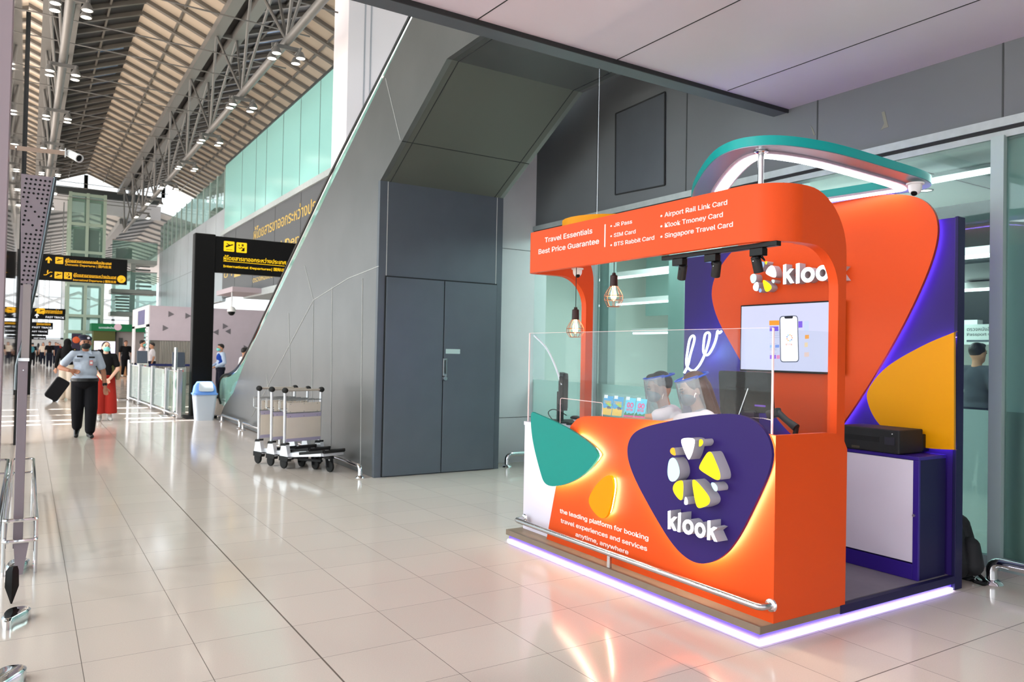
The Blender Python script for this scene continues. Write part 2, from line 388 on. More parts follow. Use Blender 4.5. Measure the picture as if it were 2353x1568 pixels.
# graphite block with the double door under the escalator
CX0, CX1, CY, CZ = 3.5, 5.225, 8.52, 3.54
g = G(); g.box(CX0, CX1, CY, CY+.06, 0, CZ); g.box(CX0+.07, CX1, CY+.06, CY+.6, 0, CZ); g.mi = 1
for x in (3.6, 5.13): g.box(x-.004, x+.004, CY-.003, CY+.01, 2.4, CZ)
struct(g.build('wall_block', [MT['graph'], MT['lseam']], base=(4.3, CY, 0)))
g = G(); g.box(3.585, 5.15, CY-.006, CY+.02, 0.005, 2.41); d1 = g.build('door_1', MT['seam']); struct(d1)
for i, (a, b) in enumerate(((3.6, 4.368), (4.38, 5.135))):
    g = G(); g.box(a, b, CY-.03, CY-.004, .012, 2.395); g.build('door_leaf', MT['graph'], d1, bevel=.004)
g = G(); q = P(1022, 844, 'y', CY-.03); g.box(q.x-.028, q.x+.028, q.y-.012, q.y-.001, q.z-.11, q.z+.11); g.build('pull_plate', MT['steel'], d1, bevel=.004)
g = G(); g.box(q.x-.012, q.x+.012, q.y-.016, q.y-.011, q.z-.085, q.z+.085); g.build('finger_recess', MT['dgraph'], d1)
g = G(); q = P(1021, 870, 'y', CY-.03); g.lathe([(0, .035), (.026, .034), (.032, .02), (.032, 0), (0, 0)], q, axis=(0, -1, 0)); g.build('lock_knob', MT['steel'], d1, smooth=True)
g = G(); q0, q1 = P(1024, 813, 'y', CY-.03), P(1057, 803, 'y', CY-.03); g.box(q0.x, q1.x, q0.y-.003, q0.y-.0005, q0.z, q1.z); g.build('notice_plate', mat('notice', (186, 208, 206), .5), d1)
# pale wall between block and glass front
g = G(); g.box(CX1, X6+.2, 8.93, 9.2, 0, 5.8); g.mi = 1; g.box(CX1, X6, 8.926, 8.94, .62, .626); g.box(CX1, X6, 8.926, 8.94, 2.95, 2.956)
struct(g.build('wall_back', [MT['offwhite'], MT['seam']], base=(5.6, 9, 0)))
# tall white pillar behind the escalator
g = G(); a, b = P(800, 100, 'y', 15.5).x, P(965, 60, 'y', 15.5).x; g.box(a, b, 15.5, 16.4, 0, 11); g.mi = 1
for px in (838, 852): x = P(px, 100, 'y', 15.5).x; g.box(x-.015, x+.015, 15.49, 15.5, 0, 11)
struct(g.build('wall_pillar', [mat('white_pillar', (250, 246, 252), .5), mat('pillar_groove', (176, 180, 190), .5)], base=(6.2, 15.5, 0)))
# upper hall wall on the right: mint glass, dark sign band, pale cladding
g = G(); zb, zt, y0, y1 = 5.83, 8.26, 15.7, 29.5
g.box(X6, X6+.12, y0, y1, zb, zt); struct(g.build('wall_mint', MT['mint'], base=(X6, 20, zb)))
g = G()
for px, py in ((556, 420), (588, 400), (612, 380), (650, 360), (690, 330), (735, 290), (784, 250)):
    y = P(px, py, 'x', X6).y; g.box(X6-.004, X6+.01, y-.012, y+.012, zb, zt)
g.box(X6-.03, X6+.1, y0, y1, zt, zt+.06); struct(g.build('trim_4', MT['dgraph'], base=(X6, 20, zb)))
g = G(); g.box(X6-.08, X6+.12, y0, y1+.3, zb-.16, zb); struct(g.build('trim_5', MT['greytrim'], base=(X6, 20, zb)))
g = G(); g.box(X6-.02, X6+.1, y0, y1, 3.35, zb-.16); g.mi = 1
for y in (17.5, 20, 22.5, 25, 27.5): g.box(X6-.024, X6, y-.01, y+.01, 3.35, zb-.16)
signwall = g.build('wall_signband', [mat('sign_band', (88, 92, 96), .5, .2), MT['seam']], base=(X6, 20, 3.35)); struct(signwall)
g = G(); g.box(X6-.06, X6+1.5, y0, 26, 3.15, 3.35); struct(g.build('trim_6', MT['greytrim'], base=(X6, 20, 3.2)))
g = G(); g.box(X6, X6+.12, y1, 46, 3.25, 6.68); g.mi = 1
for y in range(31, 46, 2): g.box(X6-.004, X6, y-.006, y+.006, 3.3, 6.68)
g.box(X6-.005, X6, y1, 46, 4.85, 4.87); g.mi = 2; g.box(X6-.1, X6+.1, y1, 46, 3.22, 3.25)
struct(g.build('wall_upper', [mat('silver_cladding', (176, 186, 194), .35, .3, noise=.06, nscale=1), mat('cladding_joint', (128, 138, 146), .5), MT['greytrim']], base=(X6, 38, 3.25)))
# ground floor wall below it, set back
g = G(); g.box(X6+3.6, X6+3.8, 13, 46, 0, 3.3); struct(g.build('wall_shops', mat('shop_glass', (150, 176, 172), .25), base=(7.3, 30, 0)))
g = G(); g.box(X6+.1, 16, 15, 60, 6.6, 6.75); struct(g.build('wall_upper_floor', MT['offwhite'], base=(10, 38, 6.6)))
# clear wall glass at the left, seen edge-on, with its end strip
g = G(); g.box(-.125, -.115, 3.2, 13.6, .02, 6.5); struct(g.build('window_9', glassmat('mirror_glass', (226, 236, 238), .04, .02, 1.6), base=(-.12, 8, 0)))
g = G(); g.box(-.145, -.085, 13.55, 13.75, 0, 6.5); struct(g.build('trim_7', MT['mblack']))
g = G(); q0 = P(9, 784, 'y', 3.2); g.box(q0.x-.14, q0.x, 3.0, 3.2, 0, 5.5); struct(g.build('wall_left', mat('mauve_post', (148, 136, 144), .6), base=(-.6, 3.1, 0)))

# ============================================================ roof: saw-tooth bays along the hall
ROOF0, ROOF1 = -9.0, 47.0
slots = sorted(P(250, py, 'z', 0).y for py in (939, 952, 963.5, 972))  # slots added in the unseen left bays to lay sun streaks across the floor
def roof_plane(kind, xa, za, xb, zb, y0, y1, m_panel, m_rib, cut=False, pitch=.86, nm='roof'):
    g = G(); th = .08
    segs = [(y0, y1)]
    if cut:
        segs = []; c = y0
        for sy, hw in zip(slots, (.10, .13, .12, .16)): segs.append((c, sy-hw)); c = sy+hw
        segs.append((c, y1))
    for a, b in segs:
        A = [Vector((xa, a, za)), Vector((xb, a, zb)), Vector((xb, b, zb)), Vector((xa, b, za))]; g.prism(A, (0, 0, th))
    g.mi = 1; y = y0+.4
    while y < y1:
        if kind == 'beige': g.bar((xa, y, za-.05), (xb, y, zb-.05), .13, .1, up=(0, 0, 1))
        else:
            g.bar((xa, y, za-.05), (xb, y, zb-.05), .1, .12, up=(0, 0, 1))
        y += pitch
    g.mi = 1
    xm, zm = (xa+xb)/2, (za+zb)/2; g.bar((xm, y0, zm-.04), (xm, y1, zm-.04), .05, .05)
    if kind != 'beige':
        g.mi = 2
        y = y0+.83
        while y < y1:
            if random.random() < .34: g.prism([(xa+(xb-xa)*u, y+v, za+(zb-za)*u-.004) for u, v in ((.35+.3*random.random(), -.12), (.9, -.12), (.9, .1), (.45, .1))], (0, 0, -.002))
            y += pitch
    return g
PITCHX = 3.83; ZV, ZR = 10.1, 10.77
k = 0
for i in range(-3, 3):
    xv = .5+PITCHX*i                                  # truss axis of this bay
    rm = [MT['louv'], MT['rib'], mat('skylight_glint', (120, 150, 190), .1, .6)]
    a = roof_plane('louvre', xv+.26, ZV, xv+1.93, ZR, ROOF0, ROOF1, None, None, cut=(i in (-1, -2, -3))).build('ceiling_louvre', rm, base=(xv, 25, ZV)); struct(a)
    b = roof_plane('beige', xv+1.93, ZR, xv+3.57, ZV, ROOF0, ROOF1, None, None, cut=(i in (-2,))).build('ceiling_panel', [MT['beige'], MT['rib']], base=(xv+2, 25, ZV)); struct(b)
    g = G(); g.box(xv-.27, xv+.27, ROOF0, ROOF1, ZV+.02, ZV+.1); struct(g.build('ceiling_gutter', MT['louv'], base=(xv, 25, ZV)))
lampy = [P(px, py, 'z', 7.5).y for px, py in ((632, 126), (531, 241), (459, 323))]; dY = (lampy[2]-lampy[0])/2; NY = [lampy[0]+dY*j for j in range(-2, 9)]
TRUSS = {}; NUM = 'zero one two three four five six seven eight nine ten eleven twelve thirteen fourteen fifteen sixteen seventeen eighteen nineteen twenty twenty-one twenty-two twenty-three'.split()
for i in (-1, 0, 1):
    xv = .5+PITCHX*i
    TRUSS[i] = t = thing('roof_truss', ['steel roof truss nearest the left edge of the picture', 'triangular steel roof truss over the left side of the hall', 'triangular steel roof truss running over the middle of the hall'][i+1], 'roof truss', (xv, 25, 7.8), 'triangular trusses under the hall roof')
    g = G(); g.tube([(xv, 4, 7.82), (xv, ROOF1, 7.82)], .085, 12); g.build('bottom_tube', MT['truss'], t, smooth=True)
    for s in (-1, 1):
        g = G(); g.box(xv+s*.265-.13, xv+s*.265+.13, ROOF0, ROOF1, 9.85, 10.08); g.build('top_chord', MT['truss'], t)
    g = G()
    for y in NY:
        for s in (-1, 1):
            for dy in (-.5, .5): g.tube([(xv, y, 7.85), (xv+s*.265, y+dy*dY, 9.9)], .035, 6)
        g.box(xv-.2, xv+.2, y-dY*.5-.05, y-dY*.5+.05, 9.88, 9.98)
    g.build('web_bars', MT['truss'], t)
g = G(); g.tube([(-7.2, 0, 8.8), (5.4, 0, 8.7)], .018, 5); tie = g.build('tie_rod', MT['truss'], base=(0, 0, 8.75)); k = 0
for y in NY:
    for z, yy in ((8.75, y), (8.9, y+dY/2)):
        if yy > 46 or yy < 8: continue
        o = tie if k == 0 else copy_tree(tie); k += 1; o.location = (0, yy, z)
        tag(o, 'thin steel tie rod crossing the hall under the roof trusses', 'tie rod', 'tie rods under the hall roof')
# downlights: clusters of four under each bottom tube
proto = None
for i, nm in ((0, 'left'), (1, 'middle')):
    xv = .5+PITCHX*i
    for j, y in enumerate(NY[1:9]):
        for sx in (-1, 1):
            if proto is None:
                proto = thing('hall_downlight', 'x', 'ceiling light', (0, 0, 7.5))
                g = G(); g.lathe([(0, .1), (.05, .1), (.1, .0), (.1, -.03), (.085, -.03)], (0, 0, 7.5), n=12); g.tube([(0, 0, 7.58), (0, 0, 7.675)], .012, 5); g.build('housing', MT['truss'], proto, smooth=True)
                g = G(); g.lathe([(0, -.02), (.088, -.022)], (0, 0, 7.5), n=12); g.build('lens', MT['lamp'], proto)
                o = proto
            for dy in (-.17, .17):
                o = proto if proto['label'] == 'x' else copy_tree(proto)
                o.location = (xv+sx*.245, y+dy, 7.5)
                tag(o, '%s hanging downlight %s the %s roof truss, row %s from the near end' % ('nearer' if dy < 0 else 'farther', 'left of' if sx < 0 else 'right of', nm, ['first', 'second', 'third', 'fourth', 'fifth', 'sixth', 'seventh', 'eighth'][j]), 'ceiling light', 'round downlights hung under the roof trusses')
    for y in NY[1:9]:
        g = G(); g.box(xv-.3, xv+.3, y-.02, y+.02, 7.66, 7.74)
        for sx in (-.245, .245): g.box(xv+sx-.02, xv+sx+.02, y-.2, y+.2, 7.66, 7.69)
        g.build('lamp_bracket', MT['truss'], TRUSS[i])
        lamp('downlight', 'SPOT', (xv, y, 7.42), 120, (1, .93, .84), spot_size=2.3, spot_blend=.6, shadow_soft_size=.12)
# gable at the far end of this roof with small bright clerestories, lower roof and glass end wall beyond
g = G(); g.box(-14, 6.2, ROOF1, ROOF1+.3, 9.55, 9.95); g.mi = 1; g.box(-14, 6.2, ROOF1+.3, ROOF1+.4, 8.7, 9.6)
g.mi = 0
for i in range(-3, 3):
    xv = .5+PITCHX*i
    for s in (-1, 1): g.prism([(xv+1.93+s*.1, ROOF1, 9.95), (xv+1.93+s*.1, ROOF1, 10.7), (xv+1.93-s*.05, ROOF1, 10.7), (xv+1.93-s*.05, ROOF1, 9.95)], (0, .1, 0))
struct(g.build('wall_gable', [MT['dgraph'], MT['offwhite']], base=(0, 47, 9.5)))
g = G()
for i in range(-3, 3):
    xv = .5+PITCHX*i
    g.mi = 0; g.prism([(xv, 47.4, 8.6), (xv+1.9, 47.4, 9.1), (xv+1.9, 96, 9.1), (xv, 96, 8.6)], (0, 0, .1)); g.mi = 1; g.prism([(xv+1.9, 47.4, 9.1), (xv+3.83, 47.4, 8.6), (xv+3.83, 96, 8.6), (xv+1.9, 96, 9.1)], (0, 0, .1))
    g.mi = 2
    for y in range(49, 96, 2): g.bar((xv, y, 8.55), (xv+1.9, y, 9.05), .25, .1, up=(0, 0, 1)); g.bar((xv+1.9, y, 9.05), (xv+3.83, y, 8.55), .25, .1, up=(0, 0, 1))
    g.bar((xv, 47.4, 8.45), (xv, 96, 8.45), .4, .3)
struct(g.build('ceiling_far', [mat('far_panel', (170, 176, 180), .5), mat('far_panel_b', (186, 186, 184), .5), mat('far_rib', (132, 136, 138), .5)], base=(0, 70, 8.5)))
g = G()
for i in range(-7, 8): g.box(i*2.4-.16+.7, i*2.4+.16+.7, 95, 95.3, 0, 9)
for z in (2.2, 4.4, 6.6): g.box(-16, 18, 95, 95.2, z-.08, z+.08)
for i in range(-2, 2): g.tube([(i*9, 94.6, 5.2), (i*9+4.5, 94.6, 7.2), (i*9+9, 94.6, 5.2)], .18, 6); g.tube([(i*9, 94.6, 7.2), (i*9+4.5, 94.6, 5.2), (i*9+9, 94.6, 7.2)], .12, 6)
struct(g.build('wall_far', mat('far_mullion', (196, 206, 214), .5), base=(0, 95, 0)))
g = G(); g.box(-20, 20, 94, 94.3, 0, 2.1); struct(g.build('wall_far_base', mat('far_shops', (176, 178, 178), .6), base=(0, 94, 0)))
# passport hall behind the glass front
g = G(); g.box(14.5, 14.7, -6, 20, 0, 5); g.box(X6+.2, 14.6, 12.6, 12.8, 0, 5); g.box(X6+.2, 14.6, -6, -5.8, 0, 5)
struct(g.build('wall_passport', mat('passport_wall', (196, 206, 202), .6), base=(10, 4, 0)))
g = G(); g.box(X6+.12, 14.6, -6, 9.1, 3.75, 3.9); g.box(X6+.12, 14.6, 9.1, 12.8, 3.75, 3.9); g.mi = 1
for x in (7.6, 9.4, 11.2, 13): g.box(x-.006, x+.006, -6, 12.8, 3.744, 3.752)
for y in (0, 2.5, 5, 7.5): g.box(X6+.2, 14.5, y-.006, y+.006, 3.744, 3.752)
struct(g.build('ceiling_passport', [mat('passport_ceiling', (186, 198, 196), .5), MT['seam']], base=(10, 4, 3.75)))
g = G(); g.box(8.4, 14.4, -5.8, 5.2, 2.55, 3.2); g.box(11.6, 11.8, -5.8, 8, 1.93, 3.7); struct(g.build('wall_bulkhead', mat('dark_bulkhead', (18, 20, 24), .3), base=(11, 0, 2.55)))
g = G(); g.box(10.9, 11.0, 8.2, 12, 2.35, 3.75); g.box(7.6, 7.9, 7.2, 7.9, 0, 3.75); struct(g.build('wall_divider', mat('teal_divider', (150, 182, 178), .5), base=(11, 8, 0)))
tl = None
def tubelight(a, b, wd, label):
    t = thing('linear_light', label, 'light fitting', a, 'white linear lights in the passport hall')
    g = G(); g.bar(Vector(a)+Vector((0, 0, .05)), Vector(b)+Vector((0, 0, .05)), wd+.06, .08, up=(0, 0, 1)); g.build('casing', MT['white'], t)
    g = G(); g.bar(a, b, wd, .04, up=(0, 0, 1)); g.build('diffuser', MT['tubeglow'], t)
tubelight((9.2, -3, 3.70), (9.2, 6.4, 3.70), .16, 'long white linear light running above the purple back wall, behind the glass')
tubelight((8.36, 5.15, 2.62), (8.36, -3, 2.62), .10, 'upper bright light line on the dark bulkhead, right behind the glass')
tubelight((10.3, 5.5, 2.45), (10.3, -3, 2.45), .10, 'lower bright light line under the dark bulkhead, right behind the glass')
tubelight((9.0, 11.6, 2.92), (9.0, 5.4, 2.92), .08, 'light line seen through the glass above the hanging cage lamps')
tubelight((9.6, 12.4, 2.5), (9.6, 6, 2.5), .08, 'light line seen through the glass level with the hanging cage lamps')
tubelight((10.6, 12, 1.98), (10.6, 5.2, 1.98), .08, 'lowest light line seen through the glass behind the hanging cage lamps')
tubelight((7.4, 8.6, 3.70), (7.4, 5.3, 3.70), .34, 'broad ceiling light just inside the glass over the orange header')
for i, (px, py, lb) in enumerate(((1842, 415, 'left recessed spot in the passport hall ceiling, seen inside the teal ring'), (1876, 404, 'right recessed spot in the passport hall ceiling, seen inside the teal ring'), (2128, 437, 'recessed spot in the passport hall ceiling just below the dome camera on the ring tip'))):
    q = P(px, py, 'z', 3.75); t = thing('recessed_spot', lb, 'ceiling light', q, 'recessed spots in the passport hall')
    g = G(); g.lathe([(.07, 0), (.09, 0), (.09, -.012), (.07, -.012)], q, 20); g.build('rim', MT['dgraph'], t); g = G(); g.lathe([(0, -.004), (.068, -.004)], q, 20); g.build('lens', MT['lamp'], t)
# ============================================================ escalator
XE = 3.5
def yz(px, py): q = P(px, py, 'x', XE); return q.y, q.z
top = [yz(951, 33), yz(773, 400), yz(639, 677), (14.84, 1.37), (15.9, .62), (16.7, .30)]
hand = [yz(940, 30), yz(755, 400), yz(648, 628), (14.4, 1.76), (15.2, 1.34), (15.8, 1.1), (16.4, .98), (16.95, .93), (17.3, .82), (17.42, .62), (17.36, .44), (17.2, .32)]
esc = thing('escalator', 'escalator clad in brushed metal with a mint glass balustrade, rising toward the ceiling', 'escalator', (4.3, 12, 0))
poly = [(17.1, .02), (8.581, 0), (8.581, 3.54), (8.51, 3.545), (6.85, 4.47), (4.92, 4.48), (4.92, 6.72)]+top
g = G(); g.prism([(XE, y, z) for y, z in poly], (.06, 0, 0)); g.mi = 1
def jl(a, b, m=1): A, B = P(*a, 'x', XE-.003), P(*b, 'x', XE-.003); g.mi = m; g.bar(A, B, .006, .005, up=(1, 0, 0))
for a, b in (((578, 958), (720, 690)), ((720, 690), (800, 640)), ((800, 640), (870, 612)), ((720, 690), (716, 1010)), ((763, 660), (760, 1040)), ((833, 640), (828, 1075)), ((700, 610), (720, 690)), ((663, 720), (670, 960)), ((886, 180), (920, 322)), ((612, 860), (625, 980))): jl(a, b)
g.build('side_cladding', [MT['metal'], MT['lseam']], esc)
g = G(); g.prism([(5.17, y, z) for y, z in poly], (.055, 0, 0)); g.build('far_cladding', MT['metal'], esc)
g = G()
g.prism([(XE+.001, 8.52, 3.54), (5.224, 8.52, 3.54), (5.224, 6.85, 4.47), (XE+.001, 6.85, 4.47)], (0, .05, .08)); g.mi = 1; g.prism([(XE+.001, 6.85, 4.47), (5.224, 6.85, 4.47), (5.224, 4.95, 4.48), (XE+.001, 4.95, 4.48)], (0, 0, .08))
g.mi = 2
sl = lambda t: (8.52+(6.85-8.52)*t, 3.54+.93*t)
for x in (3.63, 5.09): g.bar((x, *sl(0)), (x, *sl(1)), .008, .008); g.bar((x, 6.85, 4.47), (x, 4.95, 4.48), .008, .008)
g.bar((XE, *sl(.36)), (5.22, *sl(.36)), .008, .008)
g.build('soffit', [mat('soffit_panel', (92, 94, 88), .5, .2), mat('soffit_flat', (80, 82, 82), .4, .2), MT['seam']], esc)
g = G(); pl = [(4.92, 6.95)]+hand; pb = [(4.92, 6.70)]+top
g.prism([(XE+.03, y, z-.02 if i else z) for i, (y, z) in enumerate(pl)]+[(XE+.03, y, z-.03) for y, z in pb[::-1]], (.012, 0, 0)); g.build('balustrade', MT['mint2'], esc)
g = G(); g.tube(catmull([(XE+.036, y, z) for y, z in pl], 5, False), .03, 8); g.build('handrail', MT['black'], esc, smooth=True)
g = G(); g.tube([(XE+.036, y, z-.045) for y, z in pl[:9]], .014, 6); g.build('handrail_profile', MT['chrome'], esc, smooth=True)
g = G(); y, z = 16.6, .06
while z < 6.5: g.box(3.6, 5.15, y-.42, y, z, z+.05); y -= .40; z += .225
g.build('steps', MT['steel'], esc)
g = G(); g.box(3.52, 5.25, 16.9, 17.6, 0, .035); g.build('comb_plate', MT['steel'], esc)
# ------------------------------------------------------------ low chrome guard rails
def guard_rail(label, pts, r=.032, feet=True, group='low chrome guard rails along the walls'):
    t = thing('guard_rail', label, 'guard rail', Vector(pts[0])*.5+Vector(pts[-1])*.5, group)
    g = G(); g.tube(bend(pts, .09), r, 12); g.build('rail', MT['chrome'], t, smooth=True)
    for p in (pts[0], pts[-1]):
        g = G(); g.lathe([(0, .03), (r*1.2, .03), (r*1.9, .012), (r*2.1, 0), (0, 0)], p, 16); g.build('floor_flange', MT['chrome'], t, smooth=True)
    return t
def bend(pts, r):
    pts = [Vector(p) for p in pts]; out = [pts[0]]
    for a, b, c in zip(pts, pts[1:], pts[2:]):
        u, v = (a-b), (c-b); rr = min(r, u.length*.45, v.length*.45); p0, p1 = b+u.normalized()*rr, b+v.normalized()*rr
        for k in range(6): t = k/5; out.append(p0*(1-t)**2+b*2*t*(1-t)+p1*t*t)
    return out+[pts[-1]]
def floor_rail(label, x, y0, y1, h=.14): return guard_rail(label, [(x, y0, 0), (x, y0, h), (x, y1, h), (x, y1, 0)], r=.026)
floor_rail('low chrome guard rail ending beside the graphite door block', 3.36, 8.6, 9.7)
floor_rail('low chrome guard rail behind the luggage trolleys', 3.36, 10.1, 12.0)
floor_rail('low chrome guard rail along the metal cladding left of the trolleys', 3.38, 12.5, 14.5)
floor_rail('low chrome guard rail below the start of the escalator handrail', 3.4, 14.85, 16.4)
guard_rail('low chrome guard rail in front of the pale wall, left of the white counter end', [(5.42, 8.6, 0), (5.42, 8.6, .15), (6.0, 8.6, .15), (6.0, 8.3, .15), (6.0, 8.3, 0)][:4]+[(6.0, 8.6, 0)] if 0 else [(5.42, 8.62, 0), (5.42, 8.62, .16), (5.98, 8.62, .16), (5.98, 8.62, 0)])
q = P(2278, 1341, 'z', 0); guard_rail('thick chrome guard rail by the glass front at the right edge of the picture', [(q.x, q.y, 0), (q.x, q.y, .15), (q.x+.02, -2.0, .15), (q.x+.02, -2.0, 0)], r=.035)
q = P(2232, 1331, 'z', 0); guard_rail('thick chrome guard rail mostly hidden behind the black backpack', [(q.x, q.y, 0), (q.x, q.y, .15), (q.x, q.y+1.9, .15), (q.x, q.y+1.9, 0)], r=.035)

# ============================================================ kiosk
BX = 5.2
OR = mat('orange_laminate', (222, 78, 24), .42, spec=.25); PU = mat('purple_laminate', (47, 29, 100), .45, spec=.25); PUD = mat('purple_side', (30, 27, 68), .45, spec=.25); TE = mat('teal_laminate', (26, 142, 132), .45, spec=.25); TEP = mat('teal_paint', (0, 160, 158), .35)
YE = mat('yellow_laminate', (226, 152, 0), .45, spec=.2); WL = mat('white_laminate', (222, 214, 230), .4); BR = mat('brown_step', (128, 112, 96), .5, noise=.08, nscale=6)
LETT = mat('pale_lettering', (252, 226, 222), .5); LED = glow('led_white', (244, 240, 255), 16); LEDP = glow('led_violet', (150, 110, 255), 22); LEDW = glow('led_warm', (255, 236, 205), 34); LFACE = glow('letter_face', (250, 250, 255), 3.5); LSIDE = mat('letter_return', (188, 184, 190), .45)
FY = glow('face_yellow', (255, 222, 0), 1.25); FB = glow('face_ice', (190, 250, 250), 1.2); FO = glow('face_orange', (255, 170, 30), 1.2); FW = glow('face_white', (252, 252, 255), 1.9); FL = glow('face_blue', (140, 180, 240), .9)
KX0, KX1, KY0, KY1, KZ = 3.285, 5.27, 2.695, 5.22, .09
pf = thing('kiosk_platform', 'brown edged kiosk platform with a glowing white strip along the floor', 'platform', (4.3, 3.95, 0))
g = G(); g.box(KX0, BX-.002, KY0, KY1, .048, KZ); g.build('step_board', BR, pf, bevel=.003)
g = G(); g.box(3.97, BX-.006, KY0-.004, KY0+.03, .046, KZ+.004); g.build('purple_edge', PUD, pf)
g = G(); g.box(KX0+.022, BX-.002, KY0+.022, KY1-.02, .0, .048); g.build('riser', mat('violet_riser', (104, 80, 214), .4), pf)
g = G(); g.box(KX0+.006, KX0+.019, KY0+.006, KY1-.02, .002, .014); g.box(KX0+.006, BX-.01, KY0+.006, KY0+.019, .002, .014); g.build('led_strip', glow('led_floor', (232, 226, 255), 9), pf)
g = G(); g.box(3.5, BX-.01, KY0+.04, KY1-.05, KZ, KZ+.004); g.build('vinyl_floor', mat('grey_vinyl', (122, 114, 124), .5, noise=.06, nscale=20), pf)
# counter
CFX = 3.39
ct = thing('kiosk_counter', 'orange kiosk counter with glowing pebble shaped panels and white lettering', 'counter', (3.7, 3.95, KZ))
px_out = [(1778, 1437), (1778, 1001), (1700, 990), (1600, 976), (1525, 968), (1440, 963), (1372, 957), (1343, 957), (1326, 963), (1312, 978), (1302, 1005), (1278, 1115), (1256, 1232)]
pts = [P(x, y, 'x', CFX) for x, y in px_out]; pts[0].z = KZ; pts[-1].z = KZ
pts[0].y = pts[1].y = KY0
g = G(); g.prism(pts, (.035, 0, 0)); g.build('front_panel', OR, ct)
sp = [P(x, y, 'y', KY0) for x, y in ((1900, 995), (1922, 997), (1938, 1008), (1947, 1032), (1942, 1392))]
sp = [Vector((CFX+.001, KY0, KZ)), Vector((CFX+.001, KY0, pts[1].z))]+sp; sp[-1].z = KZ
g = G(); g.prism([p+Vector((0, .0005, 0)) for p in sp], (0, .03, 0)); g.build('side_panel', OR, ct)
DX = max(p.x for p in sp)
g = G(); g.box(CFX+.04, DX-.02, KY0+.04, 5.19, KZ, .925); g.build('desk_body', WL, ct)
g = G(); g.box(CFX+.036, DX+.02, KY0+.035, 5.2, .925, .955); g.build('desk_top', WL, ct, bevel=.003)
g = G(); g.box(CFX+.036, CFX+.12, KY0+.05, 3.75, .956, 1.075); g.box(CFX+.036, DX-.12, KY0+.032, KY0+.1, .956, 1.07); g.build('upstand', OR, ct)
def pebble(name, px, ax, v, off, mats, parent, mode=bsmooth, n=8):
    pts = mode([P(x, y, ax, v) for x, y in px], n)
    g = G(); g.prism(pts, off, 0, 1); return g.build(name, mats, parent), pts
def backlight(name, loop, ax, d, off, m, parent, nrm, zmax=9):
    "glowing strip set round the back of a panel"
    g = G(); lp = [p+Vector(off[0]) for p in inset(loop, d, nrm)]; o1 = Vector(off[1]); n = len(lp)
    for i in range(n):
        a, b = lp[i], lp[(i+1) % n]
        if max(a.z, b.z) < zmax: g.quad([a, b, b+o1, a+o1])
    return g.build(name, m, parent)
FXP = CFX-.062
teal_px = [(1206, 941), (1240, 945), (1300, 976), (1372, 1018), (1380, 1066), (1340, 1105), (1290, 1120), (1258, 1122), (1244, 1085), (1222, 1010)]
o, lp = pebble('teal_panel', [(1218, 944), (1232, 951), (1290, 976), (1345, 1009), (1378, 1042), (1366, 1066), (1335, 1098), (1290, 1118), (1252, 1118), (1240, 1082), (1222, 1010)], 'x', FXP, (.02, 0, 0), [TE, TE], ct)
backlight('teal_backlight', lp, 'x', .025, ((.024, 0, 0), (.03, 0, 0)), LEDW, o, (-1, 0, 0), .93)
o, lp = pebble('yellow_panel', [(1393, 1092), (1406, 1094), (1410, 1118), (1405, 1150), (1397, 1188), (1380, 1194), (1358, 1170), (1350, 1148), (1368, 1115)], 'x', FXP+.012, (.018, 0, 0), [YE, YE], ct)
backlight('yellow_backlight', lp, 'x', .02, ((.021, 0, 0), (.022, 0, 0)), LEDW, o, (-1, 0, 0))
pur = [(1560, 964), (1620, 953), (1700, 950), (1752, 978), (1776, 1030), (1770, 1080), (1735, 1160), (1690, 1250), (1650, 1290), (1600, 1300), (1550, 1262), (1500, 1180), (1452, 1090), (1438, 1035), (1452, 995), (1490, 978)]
o, lp = pebble('purple_panel', pur, 'x', FXP, (.02, 0, 0), [PU, PU], ct)
backlight('purple_backlight', lp, 'x', .028, ((.024, 0, 0), (.03, 0, 0)), LEDW, o, (-1, 0, 0))
purple_panel = o
# raised pebble logo and word: glowing faces, grey returns
LD = .085
def Q(pts): return pts
def logo(px_list, ax, v, off, parent):
    for nm, m, pl in px_list:
        pts = bsmooth([P(x, y, ax, v) for x, y in pl], 7)
        g = G(); g.prism(pts, off, 0, 1); g.build('logo_pebble', [m, LSIDE], parent)
def zc(x, y): return (1430+x*.23591, 940+y*.23591)          # the close view these outlines were read from
peb = [('w', FW, [(565, 310), (590, 285), (660, 282), (705, 292), (708, 330), (685, 430), (655, 495), (640, 495), (605, 420)]),
       ('y', FY, [(748, 300), (775, 292), (792, 325), (775, 360), (745, 372), (746, 335)]),
       ('o', FO, [(462, 405), (480, 378), (508, 380), (515, 410), (522, 455), (500, 455), (470, 435)]),
       ('b', FB, [(440, 580), (452, 500), (490, 468), (530, 500), (560, 590), (555, 660), (510, 710), (465, 708), (440, 650)]),
       ('y2', FY, [(742, 570), (790, 480), (835, 415), (870, 420), (905, 500), (955, 620), (955, 690), (915, 697), (830, 645), (760, 600)]),
       ('y3', FY, [(488, 770), (510, 720), (560, 695), (592, 700), (596, 760), (590, 880), (565, 895), (530, 860), (500, 815)]),
       ('y4', FY, [(678, 700), (695, 685), (730, 710), (800, 790), (858, 870), (850, 930), (790, 960), (735, 972), (712, 920), (690, 800)]),
       ('b2', FB, [(858, 720), (890, 715), (925, 750), (930, 795), (905, 808), (880, 775)]),
       ('w2', FW, [(615, 850), (635, 880), (642, 925), (625, 938), (600, 930), (604, 885)])]
LX = FXP-LD
logo([(a, m, [zc(*p) for p in pl]) for a, m, pl in peb], 'x', LX, (LD, 0, 0), purple_panel)
